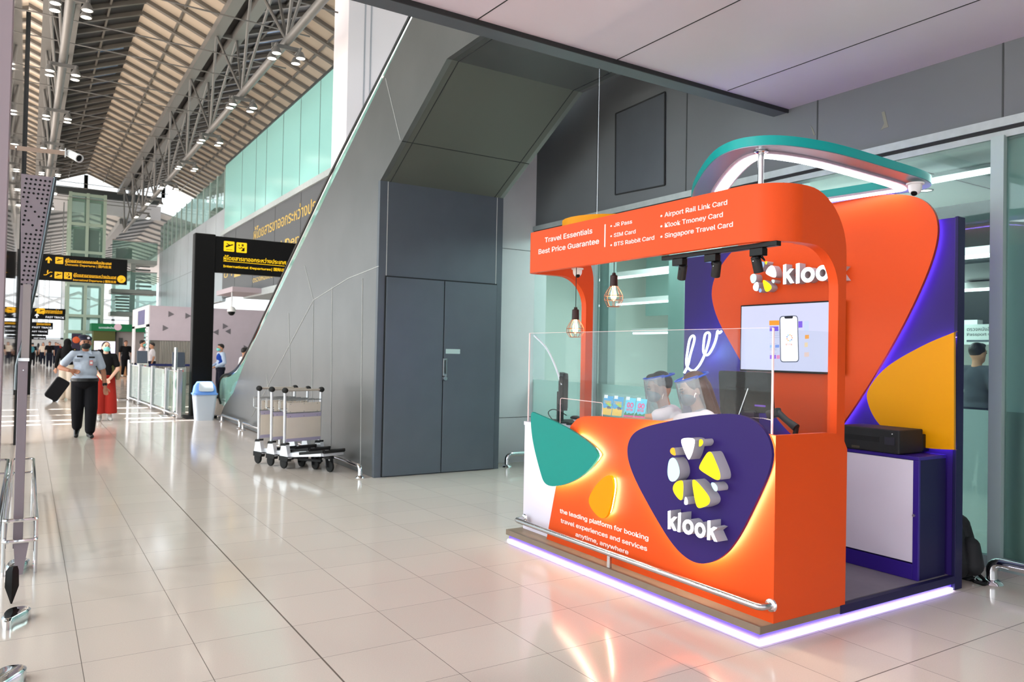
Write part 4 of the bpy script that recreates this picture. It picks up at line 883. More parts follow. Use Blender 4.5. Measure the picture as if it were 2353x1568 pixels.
# brochure stands with two leaflets each
BLU, SAND, PINK, SKY = mat('brochure_blue', (30, 150, 205), .5), mat('brochure_sand', (240, 190, 40), .5), mat('brochure_pink', (238, 40, 130), .5), mat('brochure_sky', (90, 200, 225), .5)
vx = 3.50
def brpts(x0, y0, x1, y1, x2, y2, x3, y3): return [P(x0, y0, 'x', vx+.03), P(x1, y1, 'x', vx+.03), P(x2, y2, 'x', vx), P(x3, y3, 'x', vx)]
def lerp4(q, u, v): return q[0]*(1-u)*(1-v)+q[1]*u*(1-v)+q[2]*u*v+q[3]*(1-u)*v
for j, (fr_, lb) in enumerate(((((1388, 903), (1437, 907), (1430, 959), (1381, 954)), 'left clear stand holding two beach brochures on the counter'), (((1438, 907), (1491, 912), (1483, 963), (1431, 959)), 'right clear stand holding two travel card brochures on the counter'))):
    q = brpts(*[c for p in fr_ for c in p]); base = (q[2]+q[3])/2; base.z = max(q[2].z, q[3].z)-.0
    t = thing('brochure_stand', lb, 'brochure stand', base)
    N_ = (q[1]-q[0]).cross(q[3]-q[0]).normalized(); N_ = -N_ if N_.x > 0 else N_
    g = G(); g.prism([p+N_*.004 for p in q], N_*.002); g.prism([q[3], q[2], q[2]+Vector((.07, 0, 0)), q[3]+Vector((.07, 0, 0))], (0, 0, .003)); g.build('clear_holder', ACR, t)
    for k in range(2):
        u0, u1 = .04+.48*k, .48+.48*k
        s = [lerp4(q, u0, .13), lerp4(q, u1, .13), lerp4(q, u1, .97), lerp4(q, u0, .97)]
        br = tag(None or G().prism(s, N_*.0015).build('brochure', BLU if j == 0 else SKY, base=s[3]), ['left', 'right'][k]+(' beach brochure in the left clear stand' if j == 0 else ' pink lettered brochure in the right clear stand'), 'brochure', 'brochures on the counter')
        def patch(nm, m, loop, dd=.002): g = G(); g.prism([lerp4(s, a, b)+N_*dd for a, b in loop], N_*.0004); g.build(nm, m, br)
        patch('white_tab', MT['white'], [(.02, -.05), (.4, -.05), (.4, .12), (.02, .12)])
        Rv, Uv = (s[1]-s[0]).normalized(), (s[0]-s[3]).normalized(); W_ = (s[1]-s[0]).length
        if j == 0:
            patch('beach', SAND, [(0, .62), (.2, .66), (.5, .6), (.8, .68), (1, .64), (1, 1), (0, 1)])
            patch('umbrella', mat('brochure_umbrella', (150, 200, 60), .5), [(.3, .42), (.55, .3), (.95, .48), (.8, .56)]); patch('swimmer', mat('brochure_navy', (40, 50, 90), .5), [(.45, .55), (.75, .5), (.9, .66), (.7, .72), (.5, .68)])
            text('title', 'TRIPS', lerp4(s, .1, .4)+N_*.002, (Rv, Uv, N_), W_*.75, SAND, br, bold=.03, depth=.0005)
        else:
            patch('skyline', mat('brochure_green', (40, 120, 60), .5), [(0, .86), (.15, .72), (.3, .86), (.5, .78), (.7, .84), (1, .76), (1, .92), (0, .92)]); patch('pink_footer', PINK, [(0, .91), (1, .91), (1, 1), (0, 1)])
            text('title', 'GO', lerp4(s, .22, .5)+N_*.002, (Rv, Uv, N_), W_*.6, PINK, br, bold=.04, depth=.0005); text('title', 'INTER', lerp4(s, .2, .68)+N_*.002, (Rv, Uv, N_), W_*.62, PINK, br, bold=.03, depth=.0005)
# cabinet and printer at the open end of the kiosk
cb = thing('cabinet', 'low purple cabinet with a lilac white door at the open end of the kiosk', 'cabinet', (5.0, 3.1, KZ+.004))
cx = P(2112, 1338, 'z', KZ+.004).x; CYN = 2.745; CZT = P(2125, 1050, 'y', CYN).z; CYF = 4.0
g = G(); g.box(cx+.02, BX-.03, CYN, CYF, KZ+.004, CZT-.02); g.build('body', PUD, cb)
g = G(); g.box(cx, BX-.03, CYN-.004, CYF, CZT-.022, CZT); g.box(cx, cx+.02, CYN-.003, CYN+.035, KZ+.005, CZT-.022); g.box(cx, cx+.02, CYN+.036, CYF, KZ+.005, KZ+.105); g.build('frame', mat('purple_bright', (48, 24, 128), .35), cb, bevel=.002)
g = G(); g.box(cx+.004, cx+.02, CYN+.037, 3.5, KZ+.115, CZT-.026); dr = g.build('door', WL, cb)
q = P(2101, 1185, 'x', cx); g = G(); g.lathe([(0, .014), (.009, .014), (.011, .006), (.006, 0)], (cx+.003, q.y, q.z), 14, (-1, 0, 0)); g.build('lock', MT['chrome'], dr, smooth=True)
pr_ = thing('printer', 'black office printer standing on the purple cabinet', 'printer', (5.0, 3.0, CZT))
PX0 = cx-.02; y0p, y1p = P(2066, 1040, 'x', PX0).y, P(1945, 1030, 'x', PX0).y+.06; zp = P(2066, 990, 'x', PX0).z
g = G(); g.box(PX0, PX0+.28, y0p, y1p, CZT+.004, zp); g.build('body', MT['mblack'], pr_, bevel=.008)
g = G(); g.box(PX0+.28, PX0+.36, y0p+.0, y1p-.02, CZT+.01, zp-.035); g.build('rear_feed', MT['black'], pr_, bevel=.006)
g = G(); g.box(PX0-.002, PX0+.02, y0p+.14, y1p-.03, CZT+.07, zp-.055); g.build('output_slot', mat('slot_black', (4, 4, 5), .6), pr_)
g = G(); g.box(PX0-.004, PX0, y0p+.03, y0p+.10, CZT+.06, CZT+.11)
g.build('control_panel', mat('panel_grey', (40, 40, 50), .3), pr_)
g = G(); g.box(PX0-.003, PX0, y0p+.28, y0p+.34, CZT+.015, CZT+.03); g.build('brand_badge', mat('badge', (70, 62, 50), .4), pr_)
g = G(); g.box(PX0-.005, PX0, y0p+.045, y0p+.05, zp-.03, zp-.024); g.build('indicator', MT['white'], pr_)
# backpack by the glass front
bp = thing('backpack', 'black backpack leaning by the glass front behind the purple end post', 'backpack', (5.62, 2.86, 0))
g = G(); q = P(2222, 1350, 'z', 0); bx, by = q.x+.13, q.y+.13
M = Matrix.Translation((bx, by, 0)) @ Matrix.Rotation(math.radians(-6), 4, 'X')
for r, z0, z1 in ((.15, .14, .40),): g.cap(M @ Vector((-.06, 0, .13)), M @ Vector((-.05, 0, .36)), .125, .09); g.cap(M @ Vector((.06, 0, .13)), M @ Vector((.05, 0, .36)), .125, .09)
g.build('body', mat('black_nylon', (18, 18, 22), .7, bump=.2, nscale=60), bp, smooth=60)
g = G(); g.cap((bx-.0, by-.1, .12), (bx, by-.085, .25), .07, .06); g.build('front_pocket', mat('black_nylon', (18, 18, 22), .7), bp, smooth=60)
g = G(); g.tube(catmull([(bx-.05, by-.13, .03), (bx+.0, by-.17, .012), (bx+.06, by-.16, .012), (bx+.08, by-.1, .05)], 6, False), .012, 6); g.build('strap', MT['black'], bp, smooth=True)
g = G(); g.tube(catmull([(bx-.04, by+.0, .44), (bx, by, .485), (bx+.04, by, .44)], 6, False), .01, 6); g.build('grab_handle', MT['black'], bp, smooth=True)

# ============================================================ luggage trolleys
def trolley():
    t = thing('luggage_trolley', 'x', 'luggage trolley', (0, 0, 0), 'nested luggage trolleys')
    ALU = mat('trolley_alu', (226, 226, 230), .35, .5); TAN = mat('trolley_panel', (252, 240, 226), .55, noise=.04, nscale=5); LIL = mat('trolley_trim', (204, 194, 222), .45)
    # local frame: x across, -y forward
    for s in (-1, 1):
        g = G(); g.tube([(s*.255, .02, .13), (s*.27, .02, .96)], .018, 10); g.build('post', ALU, t, smooth=True)
        g = G(); g.ball((s*.272, .015, .985), (.034, .05, .036)); g.build('grip', MT['rubber'], t, smooth=True)
        g = G(); g.prism([(s*.255-.025, .10, .13), (s*.255-.025, .06, .30), (s*.255-.025, -.04, .31), (s*.255-.025, -.10, .14)], (.05, 0, 0)); gd = g.build('wheel_guard', ALU, t)
        g = G(); g.prism([(s*.255-.028, .075, .285), (s*.255-.028, .06, .318), (s*.255-.028, -.045, .328), (s*.255-.028, -.04, .295)], (.056, 0, 0)); g.prism([(s*.255-.03, .10, .10), (s*.255-.03, .10, .16), (s*.255-.03, -.10, .16), (s*.255-.03, -.08, .10)], (.06, 0, 0)); g.build('guard_bumper', MT['rubber'], gd)
        g = G(); g.lathe([(.0, -.02), (.045, -.02), (.07, -.014), (.075, 0), (.07, .014), (.045, .02), (0, .02)], (s*.255, .03, .075), 20, (1, 0, 0)); g.build('rear_wheel', MT['rubber'], t, smooth=True)
    g = G(); g.tube([(-.25, .015, .985), (.25, .015, .985)], .015, 10); g.build('handle_bar', mat('handle_cream', (214, 204, 192), .5), t, smooth=True)
    g = G(); g.box(-.235, .255, .0, .016, .70, .825); g.build('sign_panel', TAN, t)
    g = G(); g.box(-.245, .262, -.002, .014, .365, .665); p = g.build('back_panel', TAN, t)
    g = G(); g.box(-.245, .262, -.004, .016, .64, .69); g.box(-.245, .262, -.004, .016, .335, .375); g.build('panel_trim', LIL, p)
    g = G()
    for x in (-.2, .0, .2):
        for z in (.655, .715, .81): g.cyl((x, -.002, z), (x, -.008, z), .004, n=6)
    g.build('rivets', MT['dgraph'], p)
    g = G()
    for z, y in ((.70, 0), (.86, 0), (.86, .16), (.74, .16)): g.tube([(-.26, y, z), (.26, y, z)], .006, 6)
    for k in range(9): x = -.24+.06*k; g.tube(bend([(x, 0, .70), (x, .16, .74), (x, .16, .86)], .02), .003, 5)
    for x in (-.26, .26): g.tube(bend([(x, 0, .70), (x, .16, .74), (x, .16, .86), (x, 0, .86)], .02), .006, 6)
    g.build('wire_basket', MT['steel'], t)
    for s in (-1, 1):
        g = G(); g.bar((s*.24, .03, .17), (s*.15, -.62, .235), .035, .05); rl = g.build('deck_rail', ALU, t)
        g = G(); g.bar((s*.20, -.24, .212), (s*.147, -.655, .27), .042, .035); g.build('rubber_pad', MT['rubber'], rl)
    g = G(); g.bar((-.15, -.63, .235), (.15, -.63, .235), .035, .05); g.bar((-.17, -.45, .215), (.17, -.45, .215), .03, .03); g.bar((-.2, -.2, .19), (.2, -.2, .19), .03, .03); g.bar((-.25, .03, .15), (.25, .03, .15), .03, .04); g.build('deck_frame', ALU, t)
    g = G(); g.bar((-.156, -.655, .262), (.156, -.655, .262), .03, .035); g.build('front_bumper', MT['rubber'], t, bevel=.008)
    cs = G(); cs.lathe([(0, .215), (.05, .21), (.06, .19), (.06, .165), (.0, .16)], (0, -.56, 0), 16); cs.bar((.035, -.56, .17), (.035, -.58, .06), .01, .04); cs.bar((-.035, -.56, .17), (-.035, -.58, .06), .01, .04); c = cs.build('castor_fork', MT['mblack'], t, smooth=True)
    g = G(); g.lathe([(.0, -.02), (.05, -.02), (.068, -.014), (.07, 0), (.068, .014), (.05, .02), (0, .02)], (0, -.58, .07), 20, (1, 0, 0)); g.build('castor_wheel', MT['rubber'], c, smooth=True)
    g = G(); g.bar((-.12, -.1, .12), (0, -.4, .12), .03, .03); g.bar((.12, -.1, .12), (0, -.4, .12), .03, .03); g.build('brake_linkage', MT['mblack'], t)
    return t
th = math.radians(17); F_ = Vector((math.sin(th), -math.cos(th), 0)); tq = P(655, 1078, 'z', 0); base = tq+Vector((math.cos(th), math.sin(th), 0))*.255
tr0 = trolley(); lab = ['front luggage trolley with its beige panel fully in view', 'middle luggage trolley of the three nested ones', 'rearmost luggage trolley of the three, nearest the escalator foot']
for i in range(3):
    o = tr0 if i == 0 else copy_tree(tr0)
    o.location = base-F_*(.30*i); o.rotation_euler = (0, 0, th); tag(o, lab[i], 'luggage trolley')
# ============================================================ swing-lid bin
bn = thing('trash_bin', 'translucent white bin with a blue swing lid beside the black sign post', 'bin', (3.14, 16.9, 0)); c = (3.14, 16.9)
def sq(w, d, z, r=.05): return fillet([(c[0]-w, c[1]-d, z), (c[0]+w, c[1]-d, z), (c[0]+w, c[1]+d, z), (c[0]-w, c[1]+d, z)], r, 4)
def loft(g, loops, cap=True):
    vs = [g.vs(l) for l in loops]; n = len(vs[0])
    for A, B in zip(vs, vs[1:]):
        for i in range(n): g._f([A[i], A[(i+1) % n], B[(i+1) % n], B[i]])
    if cap: g._f(vs[0][::-1]); g._f(vs[-1])
g = G(); loft(g, [sq(.17, .17, 0), sq(.22, .2, .54)]); g.build('tub', mat('bin_plastic', (214, 226, 240), .3, alpha=.75), bn, smooth=30)
g = G(); loft(g, [sq(.235, .215, .53), sq(.235, .215, .56), sq(.215, .2, .57), sq(.2, .15, .70), sq(.15, .05, .80)]); lid = g.build('lid', mat('bin_blue', (110, 160, 236), .4), bn, smooth=30)
g = G(); g.prism(fillet([(c[0]-.15, c[1]-.2, .6), (c[0]+.15, c[1]-.2, .6), (c[0]+.13, c[1]-.10, .79), (c[0]-.13, c[1]-.10, .79)], .06), (0, -.02, .004)); g.build('swing_flap', mat('bin_flap', (196, 208, 220), .4), lid)
# ============================================================ signs
def plane_icon(parent, o, s, m1, m2):
    x, y, z = o; R_ = s*.08
    g = G(); g.prism(fillet([(x, y, z), (x+s, y, z), (x+s, y, z+s), (x, y, z+s)], s*.09), (0, .004, 0)); i = g.build('pictogram_tile', m1, parent)
    p = [(.12, .52), (.2, .5), (.28, .58), (.44, .6), (.22, .78), (.3, .79), (.58, .66), (.82, .74), (.9, .7), (.86, .64), (.3, .4), (.22, .38)]
    g = G(); g.prism([(x+a*s, y-.003, z+b*s) for a, b in p], (0, .002, 0)); g.box(x+.2*s, x+.82*s, y-.003, y-.001, z+.15*s, z+.19*s); g.build('plane_symbol', m2, i)
def officer_icon(parent, o, s, m1, m2):
    x, y, z = o
    g = G(); g.prism(fillet([(x, y, z), (x+s, y, z), (x+s, y, z+s), (x, y, z+s)], s*.09), (0, .004, 0)); i = g.build('pictogram_tile', m1, parent)
    g = G()
    for p in ([(.5, .64), (.68, .64), (.68, .76), (.5, .76)], [(.46, .78), (.72, .78), (.66, .86), (.52, .86)], [(.42, .15), (.78, .15), (.78, .55), (.62, .42), (.5, .58), (.34, .42), (.2, .52), (.18, .46), (.34, .34), (.48, .46), (.6, .36)], [(.2, .66), (.28, .62), (.3, .76), (.2, .84)]): g.prism([(x+a*s, y-.003, z+b*s) for a, b in p], (0, .002, 0))
    g.build('officer_symbol', m2, i)
def arrow_icon(parent, o, s, m):
    x, y, z = o; p = [(.38, .05), (.62, .05), (.62, .55), (.86, .38), (.86, .62), (.5, .95), (.14, .62), (.14, .38), (.38, .55)]
    g = G(); g.prism([(x+a*s, y-.003, z+b*s) for a, b in p], (0, .002, 0)); g.build('arrow_symbol', m, parent)
def stairs_icon(parent, o, s, m):
    x, y, z = o; g = G()
    g.tube([(x+s*a, y-.003, z+s*b) for a, b in ((.05, .3), (.3, .3), (.75, .68), (.98, .68))], s*.05, 6); g.prism([(x+a*s, y-.004, z+b*s) for a, b in ((.38, .62), (.5, .5), (.56, .9), (.46, .96))], (0, .002, 0)); g.prism([(x+a*s, y-.004, z+b*s) for a, b in ((.7, .1), (.95, .35), (.95, .1))], (0, .002, 0)); g.build('escalator_symbol', m, parent)
TH_I, TH_D = 'ผู้โดยสารขาออกระหว่างประเทศ', 'ผู้โดยสารขาออกภายในประเทศ'
YI = 17.3
sg = thing('departures_sign', 'black sign on a tall black post reading International Departures in yellow', 'sign', (3.17, YI, 0))
g = G(); g.box(2.94, 3.36, YI-.02, YI+.24, 0, 3.95); g.build('post', MT['signblack'], sg, bevel=.02)
g = G(); g.box(3.36, 5.9, YI+.0, YI+.16, 3.14, 3.92); bd = g.build('board', MT['signblack'], sg, bevel=.01)
g = G(); g.box(2.84, 3.46, YI-.12, YI+.34, 0, .06); g.build('base_plate', MT['mblack'], sg)
fy = YI-.004; Y_ = MT['yellow']
a = P(514, 577, 'y', fy); b = P(541, 579, 'y', fy); s_ = (b.x-a.x)*.9; plane_icon(bd, (a.x, fy, a.z), s_, Y_, MT['signblack'])
a = P(543, 580, 'y', fy); officer_icon(bd, (a.x, fy, a.z), s_, Y_, MT['signblack'])
text_px('lettering', TH_I, (514, 597), (657, 611), 'y', fy, '-y', Y_, bd, hpx=9.5, bold=.02)
a, b = P(513, 600, 'y', fy), P(654, 612, 'y', fy); g = G(); g.bar(a, b, .01, .02, up=(0, 1, 0)); g.build('underline', Y_, bd)
text_px('lettering', 'International Departures', (513, 614), (622, 622), 'y', fy, '-y', Y_, bd, hpx=7, bold=.02); text_px('lettering', '| 国际出发', (624, 622), (664, 626), 'y', fy, '-y', Y_, bd, hpx=6, bold=.02)
YD = 27.0
sg = thing('departures_sign', 'double black sign reading Domestic and International Departures, left of the stairs', 'sign', (.1, YD, 0))
q0, q1, q2 = P(84, 583, 'y', YD), P(293, 599, 'y', YD), P(293, 655, 'y', YD)
g = G(); g.box(.0, .1, YD+.02, YD+.12, 0, q0.z+.1); g.build('post', MT['signblack'], sg)
g = G(); g.box(.12, q1.x, YD, YD+.12, q2.z, q1.z+.02); bd = g.build('board', MT['signblack'], sg); A_ = MT['amber']; fy = YD-.005
def at(px, py): q = P(px, py, 'y', fy); return (q.x, fy, q.z)
s_ = (P(122, 605, 'y', fy).x-P(101, 605, 'y', fy).x)*.92
arrow_icon(bd, at(102, 605), s_, A_); plane_icon(bd, at(127, 606), s_*.95, A_, MT['signblack'])
text_px('lettering', TH_D, (150, 602), (256, 607), 'y', fy, '-y', A_, bd, hpx=6.5, bold=.02); text_px('lettering', 'Domestic Departures | 国内出发', (150, 610), (256, 615), 'y', fy, '-y', A_, bd, hpx=5, bold=.015)
a, b = P(150, 602.5, 'y', fy), P(256, 608, 'y', fy); g = G(); g.bar(a, b, .01, .02, up=(0, 1, 0)); g.build('underline', A_, bd)
stairs_icon(bd, at(99, 637), s_*1.1, A_); plane_icon(bd, at(125, 640), s_*.95, A_, MT['signblack']); officer_icon(bd, at(147, 641), s_*.95, A_, MT['signblack'])
text_px('lettering', TH_I, (169, 635), (267, 641), 'y', fy, '-y', A_, bd, hpx=6.5, bold=.02); text_px('lettering', 'International Departures | 国际出发', (168, 645), (267, 650), 'y', fy, '-y', A_, bd, hpx=4.6, bold=.02)
a, b = P(169, 636, 'y', fy), P(267, 641.5, 'y', fy); g = G(); g.bar(a, b, .01, .02, up=(0, 1, 0)); g.build('underline', A_, bd)
c = P(279, 642, 'y', fy); g = G(); g.cyl((c.x, fy+.004, c.z), (c.x, fy-.002, c.z), .12, n=20); dsk = g.build('number_disc', A_, bd); text('gate_number', '2', (c.x-.035, fy-.003, c.z-.06), '-y', .075, MT['signblack'], dsk, height=.09)
g = G(); g.box(q0.x-.9, -.06, YD+.02, YD+.1, q2.z, q1.z); 
g.bm.free()
def far_sign(label, Y, x0, y0, x1, y1, rows, hang=True):
    A, B = P(x0, y1, 'y', Y), P(x1, y0, 'y', Y); t = thing('hanging_sign', label, 'sign', ((A.x+B.x)/2, Y, A.z), 'black signs hung far down the hall')
    g = G(); g.box(A.x, B.x, Y, Y+.15, A.z, B.z); bd = g.build('board', MT['signblack'], t)
    g = G()
    for x in (A.x*.8+B.x*.2, A.x*.2+B.x*.8): g.tube([(x, Y+.07, B.z), (x, Y+.07, 8.8)], .025, 5)
    g.build('hanger', MT['steel'], t)
    for s, a, b, h, m in rows: text_px('lettering', s, a, b, 'y', Y-.004, '-y', m, bd, hpx=h, bold=.02)
    return bd, Y
WG = glow('sign_white', (236, 238, 244), .85)
bd, Y = far_sign('black hanging sign reading FAST TRACK at the left, nearest of its row', 45, 70, 711, 157, 733, [(TH_D, (98, 720), (143, 721), 9, MT['amber']), ('FAST TRACK', (105, 731), (147, 732), 6, WG)])
s_ = .45; q = P(78, 721, 'y', Y-.004); arrow_icon(bd, (q.x, Y-.004, q.z), .3, MT['amber']); q = P(88, 721, 'y', Y-.004); plane_icon(bd, (q.x, Y-.004, q.z), .27, MT['amber'], MT['signblack']); q = P(78, 731, 'y', Y-.004); arrow_icon(bd, (q.x, Y-.004, q.z), .24, WG)
far_sign('smaller black hanging sign just below the nearest one, yellow over white lettering', 60, 66, 742, 122, 756, [(TH_D, (84, 747), (116, 748), 5, MT['amber']), ('FAST TRACK', (74, 754), (119, 755), 5, WG)])
far_sign('third black hanging sign down the row, partly behind the perforated pylon', 72, 58, 757, 111, 769, [('FAST TRACK', (70, 763), (108, 764), 4, WG)])
far_sign('fourth and lowest black hanging sign at the far end of the row', 82, 62, 772, 106, 780, [('FAST TRACK', (78, 779), (104, 779), 4, WG)])
# gold letters on the sign band over the escalator
gs = thing('wall_lettering', 'big gold Thai lettering on the dark band above the escalator', 'lettering', (6, 22, 5)); xw = X6-.025
text_px('lettering', TH_I, (583, 551), (760, 466), 'x', xw, '-x', MT['gold'], gs, hpx=24, bold=.01)
text_px('lettering', 'International Departures', (560, 606), (762, 540), 'x', xw, '-x', MT['gold'], gs, hpx=24, bold=.01)
text_px('lettering', 'ตรวจหนังสือเดินทาง', (581, 650), (660, 628), 'x', xw, '-x', MT['gold'], gs, hpx=12, bold=.01)
g = G(); a = P(538, 638, 'x', xw); b = P(553, 618, 'x', xw); g.box(xw-.003, xw, b.y, a.y, a.z, b.z+.5); g.build('gold_tile', MT['gold'], gs)
text_px('lettering', 'ขา', (514, 640), (533, 636), 'x', xw, '-x', MT['gold'], gs, hpx=22)
# ============================================================ perforated pylon, chrome guards and camera arm at the left
YT = 6.0; MAU = mat('mauve_metal', (150, 138, 146), .4, .3)
py_ = thing('perforated_pylon', 'tapered mauve pylon with punched holes and a chrome guard at the left edge', 'pylon', (0, YT, 0))
plate = [(-.066, 2.63), (.122, 2.63), (.03, 1.90), (-.028, 1.52), (-.05, 1.40), (-.06, 1.40), (-.05, 1.9)]
g = G(); g.prism([(x, YT, z) for x, z in plate], (0, .02, 0)); g.build('punched_plate', MAU, py_)
g = G()
for r in range(27):
    z = 2.60-r*.0305; xr = .122-(2.63-z)*.126-.02; xl = -.058+(2.63-z)*.012; n = 6 if r < 12 else 4 if r < 19 else 3
    k = 0; x = xr
    while x > xl+.006:
        if not (3 < r < 12 and .2 < (xr-x)/max(.01, xr-xl) < .75 and (r+k) % 3): g.cyl((x, YT-.0006, z), (x, YT-.0016, z), .0072, n=10)
        x -= .0265; k += 1
g.build('punched_holes', mat('hole_dark', (14, 12, 14), .8), py_)
g = G(); g.tube([(.128, YT-.005, 2.63), (.036, YT-.005, 1.90), (-.03, YT-.005, 1.5), (-.056, YT-.005, 1.36), (-.058, YT-.005, 1.2)], .011, 8); g.build('edge_tube', mat('dark_chrome', (120, 122, 124), .12, 1), py_, smooth=True)
g = G(); g.box(-.05, .006, YT-.02, YT+.06, .16, 1.39); g.build('post', MAU, py_, bevel=.003)
g = G(); g.box(-.052, .012, YT-.025, YT+.065, 1.39, 1.41); g.cyl((-.02, YT-.022, 1.33), (-.02, YT-.0195, 1.33), .004, n=8); g.build('cap', MT['chrome'], py_)
g = G(); g.box(-.035, .01, YT-.02, YT+.04, 1.41, 1.9); g.build('neck', mat('grey_neck', (166, 156, 156), .4, .3), py_)
for z in (.36, .225):
    yn, yf = P(60, 1195, 'z', .36).y, P(70, 1055, 'z', .36).y
    g = G(); lp = fillet([(-.098, yn, z), (.078, yn, z), (.078, yf, z), (-.098, yf, z)], .03, 4); g.tube(lp, .014, 8, closed=True); g.build('guard_loop', MT['chrome'], py_, smooth=True)
g = G()
for x in (-.098, .078):
    for y in (yn+.04, yf-.04): g.tube([(x, y, 0), (x, y, .36)], .012, 8)
g.build('guard_leg', MT['chrome'], py_, smooth=True)
g = G(); g.prism([(-.045, yn+.05, .2), (.04, yn+.05, .2), (.01, yn+.03, 0), (-.03, yn+.03, 0)], (0, .03, 0)); g.build('foot_plate', MAU, py_)
for lb, px, py, r in (('polished chrome wedge foot on the tiles just below the pylon guard', 40, 1312, .05), ('larger polished chrome wedge foot on the tiles near the left edge', 36, 1432, .055), ('polished chrome wedge foot cut off by the bottom left corner of the picture', 18, 1580, .05)):
    q = P(px, py, 'z', 0); g = G(); lp = bsmooth([(q.x-.07, q.y-.02, 0), (q.x-.055, q.y-.10, 0), (q.x-.035, q.y-.12, 0), (q.x+.02, q.y-.03, 0), (q.x+.075, q.y+.05, 0), (q.x+.06, q.y+.13, 0), (q.x-.04, q.y+.13, 0)], 6)
    c = sum(lp, Vector())/len(lp); up_ = [Vector((p.x*.85+c.x*.15, p.y*.85+c.y*.15, .055)) for p in lp]; loft(g, [lp, [p+Vector((0, 0, .045)) for p in lp], up_]); o = g.build('chrome_foot', MT['chrome'], smooth=35); tag(o, lb, 'foot')
q = P(26, 1388, 'z', 0); g = G(); loft(g, [[(q.x+a*.004, q.y+b*.004, 0) for a, b in ((1, 0), (0, 1), (-1, 0), (0, -1))], [(q.x+a*.035, q.y+b*.02, .10) for a, b in ((1, 0), (0, 1), (-1, 0), (0, -1))], [(q.x+a*.032, q.y+b*.02, .19) for a, b in ((1, 0), (0, 1), (-1, 0), (0, -1))], [(q.x+.005+a*.02, q.y+b*.012, .215) for a, b in ((1, 0), (0, 1), (-1, 0), (0, -1))]]); o = g.build('black_blade', MT['black'], smooth=50); tag(o, 'black pointed fin standing between the two chrome feet at the left edge', 'fin')  # stand-in solid for a dark pointed mark of unclear nature
ca = thing('cctv_arm', 'bullet camera on a horizontal arm high at the left edge', 'camera', (.1, 7, 3))
a, b = P(22, 338, 'y', 7), P(150, 352, 'y', 7); g = G(); g.bar((-.11, 7, a.z), b, .025, .03); g.build('arm', mat('bronze_arm', (176, 152, 136), .4, .5), ca)
d = Vector((.5, -.75, -.38)).normalized(); g = G(); g.lathe([(0, -.04), (.028, -.04), (.03, 0), (.03, .075), (.034, .08), (.034, .10), (.026, .10), (.024, .085), (0, .085)], b+Vector((.045, 0, -.006)), 18, d); g.box(b.x-.004, b.x+.004, 6.98, 7.02, b.z-.03, b.z+.035); g.build('housing', MT['white'], ca, smooth=35)
g = G(); g.cyl(b+Vector((.045, 0, -.006))+d*.086, b+Vector((.045, 0, -.006))+d*.09, .024); g.build('lens', MT['black'], ca)
# ============================================================ gates, hoarding, cash machine, lift, stairs
gt = thing('access_gate', 'glass and steel access gate line left of the black sign post', 'gate', (2.6, 20.5, 0))
gp = [(2.44, 23.6), (2.5, 22.0), (2.58, 20.2), (2.66, 18.6), (2.73, 17.4)]
for i, (x, y) in enumerate(gp): g = G(); g.box(x-.05, x+.05, y-.06, y+.06, 0, 1.05); g.build('post', MT['steel'], gt, bevel=.01)
for (x, y), (u, v) in zip(gp, gp[1:]): g = G(); g.bar((x, y+(-.1), .56), (u, v+.1, .56), .012, .86, up=(0, 0, 1)); g.build('glass_panel', glassmat('gate_glass', (200, 226, 218), .14), gt)
g = G(); g.tube([(2.42, 23.6, .08), (2.70, 17.2, .08)], .03, 8); g.tube([(2.44, 23.6, .99), (2.73, 17.4, .99)], .018, 8); g.build('rail', MT['chrome'], gt, smooth=True)
g = G(); g.tube([(2.86+.28*math.cos(a*.16-.1), 18.0-.25*math.sin(a*.16), .5) for a in range(10)], .01, 4); lp = [(2.78+.3*math.cos(a*.16), 17.9-.3*math.sin(a*.16), .12) for a in range(10)]; g.strip(lp, (0, 0, .86)); g.build('curved_panel', MT['tint'], gt)
for x, y, lb in ((2.62, 22.6, 'steel gate pedestal with a tilted tablet, farther of the two'), (2.9, 18.6, 'steel gate pedestal with a tilted tablet and red light, nearer of the two')):
    t = thing('gate_pedestal', lb, 'pedestal', (x, y, 0), 'gate pedestals'); g = G(); g.box(x-.11, x+.11, y-.3, y+.3, 0, 1.06); g.build('body', mat('pedestal_pale', (206, 212, 206), .3, .4), t, bevel=.02)
    g = G(); M = Matrix.Translation((x-.04, y-.2, 1.06)) @ Matrix.Rotation(math.radians(-12), 4, 'X'); g.box(-.13, .13, -.02, .02, 0, .34, M); g.build('tablet', mat('tablet_grey', (74, 84, 98), .4), t, bevel=.008)
    g = G(); g.cyl((x+.02, y-.305, .98), (x+.02, y-.301, .98), .025, n=12); g.build('red_light', glow('red_light', (220, 60, 40), .8), t)
for x, y, h, lb in ((2.44, 24.1, 1.12, 'low steel barrier post on a flat base at the far end of the gate line'), (2.72, 17.9, 1.5, 'tall thin steel pole on a flat base just left of the black sign post')):
    t = thing('barrier_post', lb, 'post', (x, y, 0)); g = G(); g.tube([(x, y, .02), (x, y, h)], .035, 12); g.build('pole', MT['chrome'], t, smooth=True); g = G(); g.box(x-.28, x+.28, y-.16, y+.16, 0, .03); g.build('base', MT['chrome'], t, bevel=.008)
bb = thing('belt_barrier', 'dark blue retractable belt stretched behind the gates', 'barrier', (3.4, 25, 0)); g = G(); g.box(2.7, 4.4, 25, 25.01, .93, 1.0); g.build('belt', mat('navy_belt', (30, 40, 96), .6), bb)
for x in (2.7, 4.4): g = G(); g.cyl((x, 25.05, .02), (x, 25.05, 1.02), .03); g.cyl((x, 25.05, 0), (x, 25.05, .02), .17, n=20); g.build('post', MT['black'], bb, smooth=35)
